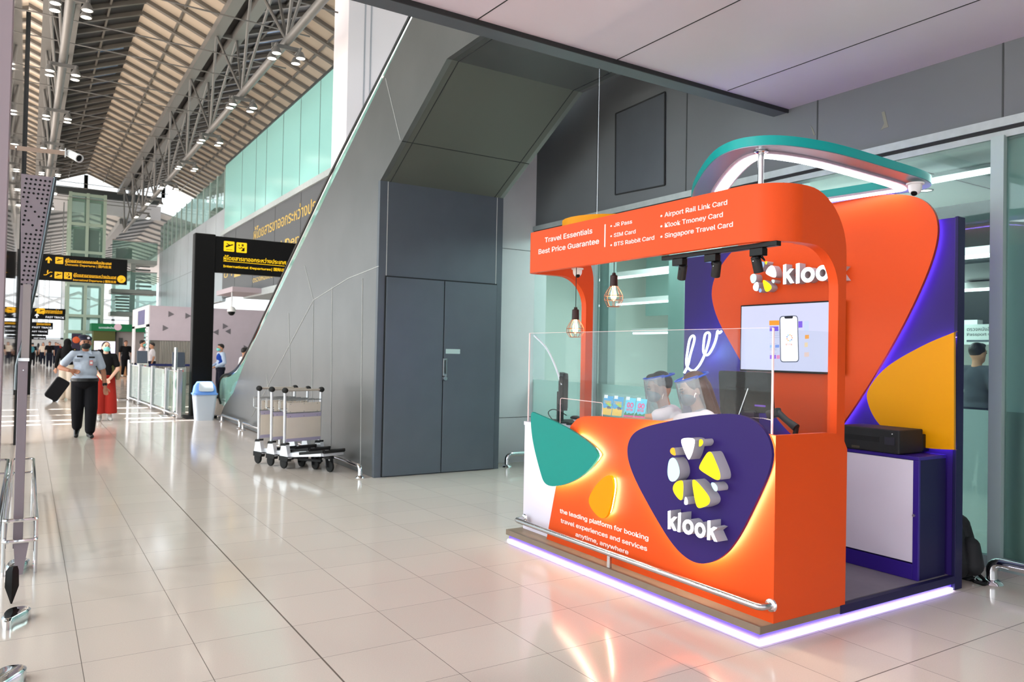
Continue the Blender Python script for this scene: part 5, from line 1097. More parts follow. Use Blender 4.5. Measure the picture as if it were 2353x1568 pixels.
YH = 33.0; x0 = P(345, 700, 'y', YH).x; zt2 = P(345, 702, 'y', YH).z; zl = P(345, 782, 'y', YH).z
ho = thing('shop_hoarding', 'pale lilac hoarding with scattered dark triangles behind the gates', 'hoarding', (6.5, YH, 0))
g = G(); g.box(x0, 9.3, YH, YH+.15, zl, zt2); xg = P(452, 780, 'y', YH).x; g.box(xg, 9.3, YH, YH+.15, 0, zl); g.build('lilac_board', mat('lilac_board', (198, 186, 196), .6, noise=.04, nscale=3), ho)
for px, py, s in ((387, 722, 1), (374, 754, 1), (512, 750, 1), (502, 764, -1), (560, 800, 1), (426, 726, 1), (530, 762, -1)):
    q = P(px, py, 'y', YH-.01); g = G(); g.prism([(q.x, q.y, q.z-.12), (q.x+s*.22, q.y, q.z), (q.x, q.y, q.z+.12)], (0, .006, 0)); g.build('triangle_mark', mat('triangle_grey', (112, 108, 114), .6), ho)
g = G(); g.box(x0+.05, xg, YH+.1, YH+.14, 0, zl); g.mi = 1
n = 22
for i in range(n): x = x0+.4+(xg-x0-.45)*i/n; g.box(x, x+.045, YH+.02, YH+.1, .05, zl-.02)
g.build('slatted_shutter', [mat('shutter_grey', (132, 128, 122), .5), mat('shutter_slat', (168, 164, 156), .4, .3)], ho)
g = G(); g.box(x0-.04, x0, YH, YH+5.5, 2.3, zt2+.02); g.box(x0-.04, x0, YH, YH+.7, 0, 2.4); g.box(x0-.04, x0, YH+4.6, YH+5.5, 0, 2.4); g.mi = 1
for k in range(14): g.box(x0-.045, x0-.03, YH+.25, YH+.5, .4+k*.15, .43+k*.15)
g.build('side_wall', [MT['white'], MT['dgraph']], ho)
g = G(); g.box(x0-.05, x0-.04, YH+1.2, YH+3.4, 2.42, zt2-.12); g.build('portrait_panel', mat('violet_portrait', (92, 86, 140), .5, noise=.3, nscale=2), ho)
g = G(); g.box(x0+.6, x0+.64, YH+.9, YH+4.5, 0, 2.3); g.build('pink_interior', mat('pink_interior', (228, 202, 208), .6), ho)
YA = 42.5; q0, q1 = P(210, 743, 'y', YA), P(308, 763, 'y', YA); am = thing('cash_machine_booth', 'cash machine booth with a green fascia and a bright white screen', 'booth', (3.4, YA, 0))
g = G(); g.box(q0.x, q1.x+.5, YA-.05, YA+1.2, q1.z, q0.z); f_ = g.build('green_fascia', mat('bank_green', (0, 112, 66), .5), am)
text_px('lettering', 'ธนาคารกสิกรไทย', (227, 755), (262, 755), 'y', YA-.056, '-y', WG, f_, hpx=4.5); q = P(271, 752, 'y', YA-.056); g = G(); g.cyl(q, q+Vector((0, -.01, 0)), .17, n=20); g.build('round_badge', mat('badge_pink', (226, 196, 210), .5), f_)
g = G(); a = P(214, 785, 'y', YA); b = P(265, 762, 'y', YA); g.box(a.x, b.x, YA, YA+1, 0, q1.z); g.build('olive_panel', mat('olive_panel', (78, 82, 34), .5), am)
a, b = P(215, 830, 'y', YA), P(265, 785, 'y', YA); g = G(); g.box(a.x, b.x, YA-.02, YA, a.z, b.z); g.build('white_screen', glow('booth_screen', (236, 226, 250), 1.1), am)
g = G(); a = P(266, 870, 'y', YA); g.box(a.x, q1.x+.5, YA+.3, YA+1, 0, q1.z); g.build('grey_wall', mat('booth_grey', (158, 150, 148), .6), am)
g = G(); a, b = P(272, 815, 'y', YA+.3), P(282, 777, 'y', YA+.3); g.box(a.x, b.x, YA+.24, YA+.3, a.z, b.z); g.build('menu_board', MT['dgraph'], am)
g = G(); a, b = P(268, 855, 'y', YA), P(300, 842, 'y', YA); g.box(a.x, b.x, YA+.1, YA+.3, 0.02, b.z); g.build('orange_base', mat('tan_base', (196, 146, 104), .6), am)
YP = 34; t = thing('advert_board', 'dark advert board with an orange and violet picture behind the guard', 'advert board', (1.4, YP, 0)); a, b = P(164, 800, 'y', YP), P(186, 767, 'y', YP)
g = G(); g.box(a.x, b.x, YP, YP+.1, 0, b.z); g.build('panel', mat('advert_dark', (44, 30, 58), .4, noise=.4, nscale=3), t); g = G(); g.ball(((a.x+b.x)/2, YP-.01, b.z-.25), (.13, .02, .13)); g.build('orange_picture', mat('advert_orange', (196, 84, 40), .5), t, smooth=True)
YL = 44; l0, l1 = P(160, 440, 'y', YL), P(240, 440, 'y', YL); zl_ = l0.z; lx0, lx1 = l0.x+.05, l1.x+.05
lf = thing('glass_lift', 'tall glass lift shaft with pale green steel frame in the far hall', 'lift', ((lx0+lx1)/2, YL, 0)); LG = mat('lift_green', (164, 184, 168), .4, .2)
g = G()
for x in (lx0, (lx0+lx1)/2, lx1):
    for y in (YL, YL+1.6): g.box(x-.07, x+.07, y-.07, y+.07, 0, zl_)
for z in (.1, 2.2, 3.0, 4.6, 6.2, 7.6, zl_-.1):
    for y in (YL, YL+1.6): g.box(lx0, lx1, y-.05, y+.05, z-.07, z+.07)
    for x in (lx0, lx1): g.box(x-.05, x+.05, YL, YL+1.6, z-.07, z+.07)
g.build('frame', LG, lf)
g = G(); g.box(lx0, lx1, YL-.01, YL+.01, 0, zl_); g.box(lx1-.01, lx1+.01, YL, YL+1.6, 0, zl_); g.box(lx0-.01, lx0+.01, YL, YL+1.6, 0, zl_); g.build('glazing', glassmat('lift_glass', (190, 220, 212), .15), lf)
g = G(); g.box(lx0+.2, lx1-.2, YL+.3, YL+1.4, 5.1, 7.4); g.box((lx0+lx1)/2-.06, (lx0+lx1)/2+.06, YL+1.2, YL+1.4, 0, zl_); g.build('lift_car', mat('lift_car', (76, 92, 88), .4), lf)
YS = 45.5; st = thing('stair_tower', 'open steel stair tower with glass balustrades right of the glass lift', 'stairs', (4.7, YS, 0))
s0, s1 = P(257, 600, 'y', YS), P(366, 600, 'y', YS); sx0, sx1 = s0.x, s1.x-.1; CO_ = mat('stair_concrete', (168, 176, 172), .5); TR = mat('stair_tread', (120, 124, 124), .5)
lv = [P(300, 600, 'y', YS).z, P(300, 670, 'y', YS).z, P(300, 722, 'y', YS).z, 1.3]
for i, z in enumerate(lv):
    g = G(); g.box(sx0, sx1, YS, YS+1.5, z-.12, z+.1); g.build('landing', CO_, st)
    g = G(); g.box(sx0, sx1, YS-.03, YS-.01, z+.1, z+1.05); g.build('balustrade', glassmat('balcony_glass', (190, 220, 212), .15), st)
    g = G(); g.tube([(sx0, YS-.02, z+1.07), (sx1, YS-.02, z+1.07)], .03, 6); g.build('handrail', MT['chrome'], st)
for i, (za, zb2) in enumerate(zip(lv, lv[1:])):
    g = G(); n = 7; xm = (sx0+sx1)/2
    for k in range(n): z = zb2+(za-zb2)*(k+.5)/n; g.box((xm+.15) if i != 1 else sx0+.3, sx1-.2 if i != 1 else xm-.1, YS+.3+k*.15, YS+.6+k*.15, z-.04, z+.05)
    g.build('flight', TR, st)
g = G()
for x in (xm-.05,): g.box(x-.12, x+.12, YS+.2, YS+.45, 0, lv[0])
g.box(sx0-.5, sx0+.0, YS, YS+.3, lv[0]-.5, lv[0]+.1); g.build('pier', CO_, st)
g = G(); g.box(sx0+.3, sx1-1.1, YS+1.4, YS+1.5, lv[0]+.1, lv[0]+.8); g.build('upper_flight', TR, st)
# balcony balustrade along the upper wall
bl = thing('balcony_balustrade', 'long clear glass balustrade along the top of the silver upper wall', 'balustrade', (6.05, 38, 6.68))
for k in range(12):
    y = 29.6+k*1.36; g = G(); g.box(6.03, 6.045, y+.03, y+1.33, 6.7, 8.1); g.build('glass_panel', glassmat('balcony_glass', (190, 220, 212), .15), bl)
    g = G(); g.box(6.0, 6.05, y-.025, y+.025, 6.68, 8.15); g.build('mullion', mat('balcony_post', (176, 192, 186), .4, .3), bl)
g = G()
for k in range(14): y = 30+k*1.2; g.ball((7.6+random.random()*2, y, 7.3+random.random()*.5), (.5, .5, .6), nu=8, nv=6)
o = g.build('balcony_planting', mat('planting_green', (64, 92, 66), .8, noise=.4, nscale=6)); tag(o, 'dark green planting behind the balcony glass', 'plants'); o['kind'] = 'stuff'
dm = thing('ptz_camera', 'white dome camera with a black lower half hanging near the escalator', 'security camera', P(532, 715, 'y', 24)); q = P(532, 712, 'y', 24)
g = G(); g.ball(q, (.12, .12, .1)); g.lathe([(.12, 0), (.13, -.03), (.12, -.06)], q); g.tube([q, q+Vector((0, 0, .55))], .02, 6); g.build('housing', MT['white'], dm, smooth=True); g = G(); g.ball(q+Vector((0, 0, -.07)), (.105, .105, .11)); g.build('dark_dome', MT['black'], dm, smooth=True)
cs = thing('canopy_slab', 'small lilac canopy slab above the white dome camera', 'canopy', (5, 25, 3.05)); g = G(); a, b = P(512, 690, 'y', 25), P(580, 690, 'y', 25); g.box(a.x, b.x+.6, 23.7, 26.0, q.z+.53, q.z+.68); g.build('slab', mat('lilac_slab', (176, 164, 172), .5), cs)
# ============================================================ people
def blob(name, prims, voxel, m, parent, it=2):
    g = G()
    for p in prims:
        if p[0] == 'y': g.cyl(p[1], p[2], p[3], p[4], n=20)
        elif p[0] == 'c': g.cap(p[1], p[2], p[3], p[4] if len(p) > 4 else p[3], n=14)
        else: g.ball(p[1], p[2], p[3] if len(p) > 3 else None, nu=18, nv=12)
    me = bpy.data.meshes.new('tmp'); bmesh.ops.recalc_face_normals(g.bm, faces=g.bm.faces); g.bm.to_mesh(me); g.bm.free()
    o = bpy.data.objects.new('tmp', me); COL.objects.link(o); md = o.modifiers.new('r', 'REMESH'); md.mode = 'VOXEL'; md.voxel_size = voxel
    dg = bpy.context.evaluated_depsgraph_get(); m2 = bpy.data.meshes.new_from_object(o.evaluated_get(dg)); bpy.data.objects.remove(o); bpy.data.meshes.remove(me)
    bm = bmesh.new(); bm.from_mesh(m2)
    for _ in range(it): bmesh.ops.smooth_vert(bm, verts=bm.verts, factor=.5, use_axis_x=True, use_axis_y=True, use_axis_z=True)
    bm.to_mesh(m2); bm.free(); m2.name = name; m2.materials.clear()
    return place(name, m2, m, parent, smooth=180)
SKIN = dict(tan=mat('skin_tan', (164, 112, 86), .55), fair=mat('skin_fair', (226, 182, 158), .55), mid=mat('skin_mid', (192, 142, 114), .55))
def cloth(n, c, r=.85): return mat('cloth_'+n, c, r, spec=.2, bump=.15, nscale=40)
HAIR = mat('black_hair', (24, 20, 20), .5, bump=.4, nscale=80); BHAIR = mat('brown_hair', (74, 44, 34), .5, bump=.4, nscale=80); MASK = mat('teal_mask', (120, 206, 200), .7); BMASK = mat('black_mask', (20, 20, 22), .7); EYE = mat('eye_dark', (26, 20, 18), .3); SHOE = mat('black_leather', (16, 16, 17), .35)
def V(*a): return Vector(a)
def person(label, loc, heading, H=1.7, pose={}, skin='mid', vox=.01, top=None, sleeve='short', bottom=None, bkind='trousers', shoes=SHOE, hair='short', mask=None, belly=0, look=(0, 0), extras=None, group=None, wide=1.0, world={}, hairmat=None, hands=True, shoulders=1.0, tuck=True, baggy=0):
    k = H/1.7; loc = Vector(loc); R = Matrix.Rotation(math.radians(heading), 4, 'Z'); T = Matrix.Translation(loc) @ R @ Matrix.Scale(k, 4)
    t = thing('person', label, 'person', loc, group)
    J = dict(head=V(0, -.015, 1.585), neck=V(0, .012, 1.43), chest=V(0, 0, 1.28), waist=V(0, 0, 1.10), pelvis=V(0, 0, .95),
             shL=V(.18*shoulders, .005, 1.395), shR=V(-.18*shoulders, .005, 1.395), elL=V(.245, .03, 1.12), elR=V(-.245, .03, 1.12), wrL=V(.26, -.05, .87), wrR=V(-.26, -.05, .87), fiL=None, fiR=None,
             hiL=V(.092, 0, .92), hiR=V(-.092, 0, .92), knL=V(.10, -.03, .49), knR=V(-.10, -.03, .49), anL=V(.10, .03, .085), anR=V(-.10, .03, .085), toL=None, toR=None)
    for a, b in pose.items(): J[a] = V(*b)
    Ti = T.inverted()
    for a, b in world.items(): J[a] = Ti @ Vector(b)
    for s in 'LR':
        if J['to'+s] is None: J['to'+s] = J['an'+s]+V(.02 if s == 'L' else -.02, -.155, -.045)
        if J['fi'+s] is None: J['fi'+s] = J['wr'+s]+(J['wr'+s]-J['el'+s]).normalized()*.17
    HR = Matrix.Rotation(math.radians(look[0]), 3, 'Z') @ Matrix.Rotation(math.radians(look[1]), 3, 'X')
    hc = J['head']; h = lambda x, y, z: T @ (hc+HR @ V(x, y, z)); RH = R.to_3x3() @ HR
    W = lambda p: T @ p
    def c(a, b, r, r2=None, off=0): return ('c', W(a), W(b), (r+off)*k, ((r if r2 is None else r2)+off)*k)
    def e(p, r, off=0, rot=None): return ('e', W(p), tuple((x+off)*k for x in r), rot or R.to_3x3())
    def torso(off, tuck=False):
        b = belly; ax = Matrix.Identity(3)
        return [e(J['chest'], (.155*wide, .108, .165), off), e(J['waist'], (.135*wide+b, .1+b*1.2, .15), off), e(J['pelvis'] if not tuck else J['waist']*.2+J['pelvis']*.8, (.158*wide, .115, .115) if not tuck else (.155*wide+belly, .124+belly*1.6, .085), off), c(J['shL'], J['shR'], .052, None, off), c(J['chest']+V(0, 0, -.05), J['pelvis'] if not tuck else J['waist'], .105*wide+b*.6, .12*wide, off), c(J['neck']+V(0, 0, -.03), J['shL']*.75+J['neck']*.25+V(0, 0, -.03), .05, .05, off), c(J['neck']+V(0, 0, -.03), J['shR']*.75+J['neck']*.25+V(0, 0, -.03), .05, .05, off)]
    body = torso(0)+[c(J['neck']+V(0, 0, -.04), hc+V(0, .015, -.06), .054, .05)]
    body += [('e', h(0, 0, .012), tuple(x*k for x in (.075, .094, .108)), RH), ('e', h(0, -.03, -.058), tuple(x*k for x in (.055, .058, .056)), RH), ('e', h(0, -.097, -.022), tuple(x*k for x in (.013, .02, .024)), RH)]
    for s in (-1, 1): body.append(('e', h(s*.077, .012, -.01), tuple(x*k for x in (.012, .02, .032)), RH)); body.append(('e', h(s*.03, -.082, .03), tuple(x*k for x in (.024, .012, .01)), RH))
    body.append(('e', h(0, -.085, -.066), tuple(x*k for x in (.024, .012, .011)), RH))
    for s in 'LR':
        sg_ = 1 if s == 'L' else -1; sh, el, wr, fi = (J[n+s] for n in ('sh', 'el', 'wr', 'fi'))
        body += [c(sh, el, .052, .041), c(el, wr, .042, .029)]
        d = (fi-wr).normalized(); side = d.cross(V(0, -1, 0) if abs(d.y) < .8 else V(0, 0, 1)).normalized(); nrm = d.cross(side)
        pc = wr+d*.055
        body += [c(wr, pc, .026, .03), ('e', W(pc+d*.01), tuple(x*k for x in (.04, .018, .045)), R.to_3x3() @ Matrix((side, nrm, d)).transposed())]
        if hands:
            for f, (u, ln) in enumerate(((-.030, .062), (-.010, .075), (.010, .07), (.029, .055))):
                b0 = wr+d*.09+side*u; b1 = b0+d*ln*.55-nrm*.006; b2 = b1+d*ln*.4-nrm*.018; body += [c(b0, b1, .0095), c(b1, b2, .009, .008)]
            tb = wr+d*.045-side*.028*sg_; body += [c(tb, tb-side*.03*sg_+d*.03, .012, .01), c(tb-side*.03*sg_+d*.03, tb-side*.034*sg_+d*.065, .01, .008)]
        hi, kn, an, to = (J[n+s] for n in ('hi', 'kn', 'an', 'to')); body += [c(hi, kn, .085, .057), c(kn, kn*.6+an*.4, .054, .05), c(kn*.6+an*.4, an, .05, .036), c(an+V(0, .02, -.03), to, .036, .028)]
    blob('body', body, vox, SKIN[skin], t, 1)
    if top:
        m = top; pr = torso(.013, tuck=tuck)
        if bkind == 'culottes': pass
        for s in 'LR':
            sh, el, wr = (J[n+s] for n in ('sh', 'el', 'wr'))
            if sleeve == 'short': pr.append(c(sh, sh*.32+el*.68, .052, .056, .011))
            elif sleeve == 'long': pr += [c(sh, el, .054, .046, .012), c(el, el*.08+wr*.92, .046, .034, .01)]
            else: pr.append(c(sh, sh*.8+el*.2, .055, .05, .012))
        blob('shirt' if sleeve != 'none' else 'vest', pr, vox, m, t)
    if bottom:
        pr = [e(J['pelvis']+V(0, 0, -.02), (.162*wide, .128*wide+belly*.5, .12), .016), e(J['waist']*.1+J['pelvis']*.9, (.155*wide+belly, .126+belly*1.6, .065), .017)]
        for s in 'LR':
            hi, kn, an = (J[n+s] for n in ('hi', 'kn', 'an'))
            if bkind == 'trousers': pr += [c(hi, kn, .092+baggy*.5, .07+baggy, .008), c(kn, an*.87+kn*.13, .068+baggy, .056+baggy*.7, .008)]
            elif bkind == 'wide': pr += [c(hi, kn, .10, .09, .01), c(kn, an, .09, .09, .006)]
            elif bkind == 'culottes':
                lo_ = an*.55+kn*.45; pr += [c(hi, V(kn.x*1.1, kn.y, kn.z), .10, .118), ('y', W(V(kn.x*1.1, kn.y, kn.z)), W(V(lo_.x*1.12, lo_.y, lo_.z-.1)), .118*k, .135*k)]
        blob('trousers' if bkind != 'culottes' else 'culottes', pr, vox, bottom, t)
    if shoes:
        for s in 'LR':
            an, to = J['an'+s], J['to'+s]; blob('shoe', [c(an+V(0, .025, -.03), to+V(0, 0, .0), .044, .036), c(an+V(0, .0, .03), an+V(0, .01, -.03), .048, .05)], vox, shoes, t, 1)
    hm = hairmat or HAIR
    if hair == 'short': blob('hair', [('e', h(0, .022, .045), tuple(x*k for x in (.084, .094, .092)), RH), ('e', h(0, -.045, .098), tuple(x*k for x in (.06, .045, .03)), RH)], vox, hm, t)
    elif hair == 'long': blob('hair', [('e', h(0, .025, .04), tuple(x*k for x in (.088, .098, .096)), RH), ('c', h(-.055, .05, .0), h(-.07, .06, -.24), .045*k, .035*k), ('c', h(.055, .05, .0), h(.07, .06, -.24), .045*k, .035*k), ('c', h(0, .075, 0), h(0, .085, -.28), .06*k, .05*k)], vox, hm, t)
    elif hair == 'tied': blob('hair', [('e', h(0, .022, .04), tuple(x*k for x in (.084, .096, .094)), RH), ('e', h(0, .12, .02), tuple(x*k for x in (.04, .04, .05)), RH)], vox, hm, t)
    elif hair == 'scarf': blob('headscarf', [('e', h(0, .02, .02), tuple(x*k for x in (.1, .115, .128)), RH), ('c', h(0, .03, -.05), h(0, .05, -.2), .095*k, .14*k)], vox, hm, t)
    if mask:
        blob('face_mask', [('e', h(0, -.055, -.05), tuple(x*k for x in (.072, .068, .054)), RH), ('e', h(0, -.10, -.028), tuple(x*k for x in (.034, .024, .03)), RH)], min(vox, .008), mask, t)
    g = G()
    for s in (-1, 1): g.ball(h(s*.031, -.09, .012), .0105*k, nu=8, nv=6); g.bar(h(s*.016, -.096, .034), h(s*.046, -.084, .036), .007*k)
    g.build('eyes', EYE, t, smooth=True)
    if extras: extras(t, J, W, h, k, R.to_3x3(), RH, vox, c, e)
    return t
# the guard
def guard_x(t, J, W, h, k, R3, RH, vox, c, e):
    NAVY = mat('navy_felt', (24, 26, 48), .8)
    b = blob('beret', [('e', h(.0, .01, .075), (.092*k, .105*k, .06*k), RH), ('e', h(-.03, .0, .10), (.085*k, .09*k, .04*k), RH)], .007, NAVY, t)
    g = G(); p = h(.03, -.098, .085); g.cyl(p, p+RH @ V(0, -.006, 0), .02*k, n=12); g.build('cap_badge', mat('silver_badge', (206, 206, 214), .3, .6), b)
    g = G(); cx = W(J['pelvis']+V(0, 0, .025)); g.lathe([(.168*k, -.025), (.183*k, -.025), (.183*k, .025), (.168*k, .025)], (0, 0, 0), 28); M = Matrix.Translation(cx) @ R3.to_4x4() @ Matrix.Diagonal((1.13, 1.17, 1, 1)); bmesh.ops.transform(g.bm, matrix=M, verts=g.bm.verts); bl_ = g.build('belt', SHOE, t, smooth=40)
    def fr(x, z, y=-.135): return W(V(x, y, z))
    for x0, x1, z0, z1, m, n in ((-.13, -.045, 1.345, 1.375, MT['black'], 'name_plate'), (.045, .13, 1.335, 1.362, MT['black'], 'name_plate'), (.055, .105, 1.215, 1.30, mat('badge_red', (196, 120, 120), .5), 'id_card')):
        g = G(); y = -.137 if n == 'name_plate' else -.146; a = W(V(x0, y, z0)); b2 = W(V(x1, y+.008, z1)); g.box(a.x, b2.x, a.y, b2.y, a.z, b2.z); o = g.build(n, m, t)
        if n == 'id_card': g = G(); a = W(V(x0+.008, y-.002, z0+.025)); b2 = W(V(x1-.008, y, z0+.06)); g.box(a.x, b2.x, a.y, b2.y, a.z, b2.z); g.build('photo', MT['white'], o)
    g = G()
    for s in (-1, 1): a = W(V(s*.12-.05, -.139, 1.27)); b2 = W(V(s*.12+.03, -.128, 1.325)); g.box(a.x, b2.x, a.y, b2.y, a.z, b2.z)
    g.build('chest_pockets', mat('cloth_guardblue2', (158, 170, 186), .85), t, bevel=.006)
    for s in (-1, 1): g = G(); g.bar(W(V(s*.08, -.01, 1.468)), W(V(s*.175, 0, 1.462)), .05*k, .012*k); ep = g.build('epaulette', mat('navy_felt', (24, 26, 48), .8), t); g = G(); g.bar(W(V(s*.15, -.012, 1.472)), W(V(s*.165, -.01, 1.47)), .04*k, .012*k); g.build('gold_stripe', MT['gold'], ep)
    g = G(); a, b2 = J['wrL'], J['elL']; d = (b2-a).normalized(); g.cyl(W(a+d*.01), W(a+d*.05), .037*k, n=14); g.build('wrist_watch', MT['black'], t, smooth=35)
    for s in (-1, 1):
        g = G(); p0, p1, p2 = W(V(s*.02, -.075, 1.43)), W(V(s*.075, -.06, 1.475)), W(V(s*.09, -.115, 1.40)); g.prism([p0, p1, p2], (0, -.01, 0)); g.build('collar', mat('cloth_guardblue', (176, 188, 204), .85), t)
guard = person('security guard in pale blue shirt and navy beret walking toward the camera', (.80, 14.25, 0), 0, 1.655, dict(elR=(-.36, .03, 1.17), wrR=(-.235, -.16, 1.13), fiR=(-.08, -.185, 1.10), elL=(.275, .02, 1.10), wrL=(.30, -.06, .86), anL=(.09, -.10, .085), knL=(.10, -.10, .49), anR=(-.085, .2, .14), knR=(-.095, -.02, .50), toR=(-.10, .06, .03)), 'tan', .0075, top=cloth('guardblue', (176, 188, 204)), bottom=cloth('guardblack', (20, 20, 24)), hair='short', mask=BMASK, belly=.028, wide=1.08, shoulders=.98, baggy=.02, extras=guard_x)
# woman with red culottes
def woman_x(t, J, W, h, k, R3, RH, vox, c, e):
    g = G(); g.tube([W(J['wrR']+V(.034*math.cos(a), .034*math.sin(a), .01)) for a in [i*math.tau/14 for i in range(14)]], .006, 6, closed=True); g.build('bracelet', SHOE, t, smooth=True)
    b = blob('shoulder_bag', [('e', W(V(.24, .02, .98)), (.05, .09, .10), R3)], .01, mat('khaki_bag', (122, 114, 92), .8), t)
woman = person('woman in black tee and rust red culottes standing with clasped hands behind the guard', (1.335, 17.35, 0), 0, 1.58, dict(elR=(-.22, -.02, 1.12), wrR=(-.06, -.16, .90), fiR=(.06, -.19, .84), elL=(.235, -.02, 1.12), wrL=(.08, -.17, .92), fiL=(-.03, -.21, .82), anL=(.105, .02, .085), anR=(-.09, .02, .085)), 'fair', .009, top=cloth('black', (18, 18, 20)), bottom=cloth('rust', (146, 38, 30)), bkind='culottes', shoes=mat('pale_shoe', (176, 180, 176), .6), hair='tied', mask=MASK, wide=.86, look=(8, -10), extras=woman_x, shoulders=.9)
person('woman in black headscarf and cream trousers seen from behind, left of the guard', (.93, 24.4, 0), 165, 1.66, dict(wrL=(.25, .08, .9)), 'mid', .014, top=cloth('black', (18, 18, 20)), sleeve='long', bottom=cloth('cream', (222, 208, 190)), bkind='wide', hair='scarf', hairmat=cloth('black', (18, 18, 20)))
sc_ = thing('suitcase', 'black soft suitcase tilted behind the woman in the headscarf', 'suitcase', (.62, 24.6, 0))
M = Matrix.Translation((.5, 23.7, .03)) @ Matrix.Rotation(math.radians(32), 4, 'Y'); M2 = M
g = G(); lp = fillet([(-.17, -.26, .06), (.17, -.26, .06), (.17, -.26, .66), (-.17, -.26, .66)], .07, 4); g.prism([M @ Vector(p) for p in lp], (M.to_3x3() @ Vector((0, .44, 0)))); g.build('case', cloth('luggage', (22, 22, 25)), sc_, bevel=.02)
g = G(); g.tube([M @ V(.14, -.04, .62), M @ V(.14, -.04, 1.05), M @ V(.14, -.2, 1.05), M @ V(.14, -.2, .62)], .01, 6); g.build('pull_handle', MT['steel'], sc_)
for s in (-.2, .1): g = G(); p = M @ V(.12, s, .05); p.z = .04; g.cyl(p, p+V(0, .03, 0), .04, n=12); g.build('wheel', MT['rubber'], sc_)
WSH = mat('white_shoe', (226, 222, 214), .6)
person('man in black tee and black trousers walking at the far end of the gates', (3.98, 40.9, 0), 8, 1.78, dict(anL=(.1, -.12, .085), anR=(-.08, .15, .13), knR=(-.09, -.05, .5)), 'mid', .018, top=cloth('black', (18, 18, 20)), bottom=cloth('guardblack', (20, 20, 24)), shoes=WSH, hair='short', hairmat=BHAIR)
person('woman with long hair and black tee standing behind the woman in red culottes', (2.46, 33.0, 0), -10, 1.6, {}, 'mid', .016, top=cloth('black', (18, 18, 20)), bottom=cloth('grey', (96, 96, 100)), hair='long', hairmat=BHAIR)
person('man in pale pink shirt and navy trousers turned to the hoarding entrance', (3.62, 31.6, 0), 80, 1.74, {}, 'mid', .014, top=cloth('pink', (232, 206, 208)), bottom=cloth('navy', (28, 30, 44)), mask=MASK)
person('person in a white shirt partly hidden behind the man in pink', (4.05, 32.2, 0), -90, 1.66, {}, 'mid', .016, top=cloth('white', (226, 222, 226)), bottom=cloth('navy', (28, 30, 44)))
q = P(508, 800, 'y', 24); person('man in a royal blue vest and face mask standing behind the escalator foot', (q.x, 24, 0), -80, 1.62, dict(wrL=(.16, -.22, 1.0), wrR=(-.16, -.22, 1.0)), 'mid', .012, top=cloth('paleblue', (176, 192, 214)), sleeve='long', bottom=cloth('navy', (28, 30, 44)), mask=MASK, extras=lambda t, J, W, h, k, R3, RH, vox, c, e: blob('blue_vest', [('e', W(J['chest']), (.172*k, .13*k, .17*k), R3), ('e', W(J['waist']), (.155*k, .122*k, .16*k), R3), ('e', W(J['pelvis']+V(0, 0, .0)), (.172*k, .132*k, .12*k), R3)], vox, cloth('royal', (26, 62, 150)), t))
q = P(556, 850, 'y', 19.5); person('person in a white jacket half hidden behind the escalator handrail', (q.x+.05, 19.5, 0), 100, 1.52, {}, 'mid', .014, top=cloth('white', (226, 222, 226)), sleeve='long', bottom=cloth('navy', (28, 30, 44)))
# far crowd
far = [('person in black with a teal backpack far down the hall', 75, 62, 0, 'black', 170, 'short'), ('person in a cream top at the centre of the far crowd', 99, 66, 1, 'cream', 0, 'long'), ('tall person in black standing right of the cream top in the far crowd', 114, 58, 2, 'black', 0, 'short'), ('person in dark clothes at the right end of the far crowd', 128, 68, 2, 'navy', 10, 'short'), ('person in grey just right of the black sign post far away', 88, 74, 0, 'grey', 180, 'long'), ('person in rust red top in the far crowd', 133, 74, 1, 'rust', 0, 'short'), ('person in dark blue at the left edge of the far crowd', 26, 64, 0, 'navy', 0, 'short'), ('person in a white top at the left edge of the far crowd', 31, 76, 1, 'white', 0, 'long'), ('person in pale blue far away, second from the left', 46, 84, 1, 'paleblue', 180, 'short'), ('person in black far behind the woman in the headscarf', 138, 84, 0, 'black', 0, 'long')]
for lb, px, Y, kind, colr, hd, hr in far:
    q = P(px, 800, 'y', Y)
    ex = (lambda t, J, W, h, k, R3, RH, vox, c, e: blob('backpack', [('e', W(J['chest']+V(0, .17, -.05)), (.15, .1, .22), R3)], .02, mat('teal_pack', (64, 128, 140), .8), t)) if 'backpack' in lb else None
    person(lb, (q.x, Y, 0), hd, 1.62+.05*kind, {}, 'mid', .03, top=MATS['cloth_'+colr], bottom=MATS['cloth_navy' if kind else 'cloth_guardblack'], hair=hr, hands=False, extras=ex, group='people far down the hall')
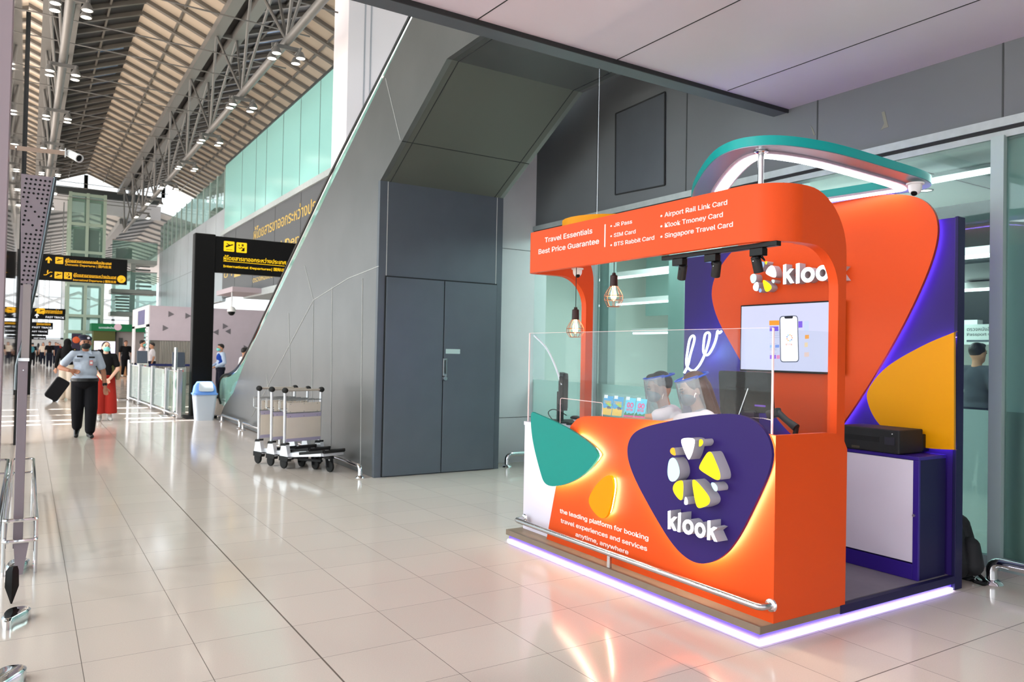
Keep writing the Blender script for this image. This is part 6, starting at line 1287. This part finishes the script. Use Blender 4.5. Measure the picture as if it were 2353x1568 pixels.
# kiosk staff on stools
VIS = glassmat('visor', (206, 212, 216), .30, .03, 1.6)
def stool(label, x, y, z):
    t = thing('bar_stool', label, 'stool', (x, y, KZ+.005)); g = G(); g.lathe([(0, z), (.17, z), (.18, z-.03), (.16, z-.06), (0, z-.06)], (x, y, 0), 24); g.build('seat', MT['black'], t, smooth=40); g = G(); g.cyl((x, y, KZ+.02), (x, y, z-.05), .025); g.build('stem', MT['chrome'], t); g = G(); g.lathe([(0, .03), (.03, .03), (.19, .01), (.2, 0), (0, 0)], (x, y, KZ+.005), 24); g.build('foot', MT['chrome'], t, smooth=40)
def visor_x(rim, lean=0):
    def f(t, J, W, h, k, R3, RH, vox, c, e):
        g = G(); A, B = [], []
        for i in range(13):
            a = math.radians(-100+200*i/12); A.append(h(.112*math.sin(a), -.128*math.cos(a)+.015, .10)); B.append(h(.118*math.sin(a), -.135*math.cos(a)-.01, -.19))
        va, vb = g.vs(A), g.vs(B)
        for i in range(12): g._f([va[i], va[i+1], vb[i+1], vb[i]])
        o = g.build('face_visor', VIS, t, smooth=True); g = G(); g.tube(A, .004, 6); 
        lp = [h(.105*math.sin(a), -.118*math.cos(a)+.02, .088) for a in [i*math.tau/24 for i in range(24)]]; g.tube(lp, .008, 6, closed=True); g.build('visor_band', rim, o, smooth=True)
    return f
def staff(label, hp, heading, look, wl_, wr_, hair, hm, skin, rim, mask, dx=0):
    hp = Vector(hp); H = 1.66; k = H/1.7; R = Matrix.Rotation(math.radians(heading), 4, 'Z'); f = (R @ V(0, -1, 0)).normalized(); root = Vector((hp.x, hp.y, 0))-f*.10
    dz = hp.z/k-1.585
    base = Vector((root.x, root.y, 0)); L = lambda x, y, z: (x, y, z+dz)
    pose = dict(head=(0, -.10/k-.0, hp.z/k), neck=L(0, -.05, 1.43), chest=L(0, -.01, 1.28), waist=L(0, .02, 1.10), pelvis=L(0, .04, .95), shL=L(.185, -.03, 1.385), shR=L(-.185, -.03, 1.385), hiL=L(.09, .03, .93), hiR=L(-.09, .03, .93), knL=L(.12, -.34, .90), knR=L(-.12, -.34, .90), anL=(.12, -.30, .30), anR=(-.12, -.30, .30), toL=(.13, -.44, .25), toR=(-.13, -.44, .25))
    t = person(label, base, heading, H, pose, skin, .008, top=cloth('staffwhite', (206, 200, 204)), sleeve='short', bottom=cloth('guardblack', (20, 20, 24)), hair=hair, hairmat=hm, mask=mask, look=look, world=dict(wrL=wl_[1], wrR=wr_[1], elL=wl_[0], elR=wr_[0], fiL=wl_[2], fiR=wr_[2]), extras=visor_x(rim), wide=.9, shoulders=.92)
    s = base-f*(.04); stool('stool under the seated staff member: '+label[:34].strip(), s.x, s.y, (.95+dz)*k-.1)
    return t
h1, h2 = P(1516, 892, 'x', 4.2), P(1594, 896, 'x', 4.05)
BLUEB = mat('visor_blue', (10, 70, 190), .4)
m1 = P(1318, 957, 'x', 3.74); m1.z = DZ+.035
staff('seated staff in white shirt with dark hair and face visor, reaching for the mouse', h1, -128, (6, 14), ((4.05, 4.35, 1.03), (3.86, 4.60, DZ+.03), (m1.x, m1.y-.02, m1.z)), ((4.0, 3.95, 1.0), (3.72, 3.98, DZ+.03), (3.6, 4.06, DZ+.02)), 'short', HAIR, 'mid', BLUEB, mat('grey_mask', (120, 136, 142), .7))
staff('seated staff in white shirt with long brown hair and face visor, looking down', h2, -128, (6, 20), ((3.9, 4.02, 1.02), (3.68, 4.0, DZ+.03), (3.56, 4.05, DZ+.02)), ((3.95, 3.42, 1.0), (3.7, 3.5, DZ+.03), (3.58, 3.58, DZ+.02)), 'long', BHAIR, 'fair', BLUEB, mat('grey_mask', (120, 136, 142), .7))
# travellers in the passport hall
q = P(2245, 850, 'x', 9.2); person('dark haired man seen from behind through the glass under the passport sign', (9.2, q.y, 0), 80, 1.72, {}, 'mid', .016, top=cloth('slate', (70, 76, 84)), bottom=cloth('navy', (28, 30, 44)), hands=False)
q = P(2300, 860, 'x', 8.6); person('man in a blue shirt behind the glass at the right edge of the picture', (8.6, P(2352, 860, 'x', 8.6).y, 0), 70, 1.68, {}, 'mid', .016, top=cloth('denim', (76, 96, 140)), sleeve='long', bottom=cloth('navy', (28, 30, 44)), hands=False)
ps = thing('passport_sign', 'pale Passport Control sign board behind the glass at the right', 'sign', (10.5, 3.0, 1.6)); XPS = 10.4
a, b = P(2195, 792, 'x', XPS), P(2420, 742, 'x', XPS); g = G(); g.box(XPS, XPS+.1, b.y, a.y+.2, a.z, b.z); pb_ = g.build('board', mat('sign_pale', (214, 224, 222), .5), ps)
g = G(); yy0 = (a.y+b.y)/2; 
for y in (b.y+.2, a.y): g.box(XPS+.02, XPS+.08, y-.03, y+.03, 0, a.z)
g.build('post', MT['steel'], ps)
text_px('lettering', 'ตรวจหนังสือเดินทาง', (2222, 761), (2322, 761), 'x', XPS-.002, '-x', MT['dgraph'], pb_, hpx=8); text_px('lettering', 'Passport Control', (2222, 772), (2310, 772), 'x', XPS-.002, '-x', MT['dgraph'], pb_, hpx=9)
a, b = P(2221, 786, 'x', XPS-.003), P(2340, 781, 'x', XPS-.003); g = G(); g.box(XPS-.003, XPS, b.y, a.y, a.z, b.z); g.build('grey_bar', MT['graph'], pb_)
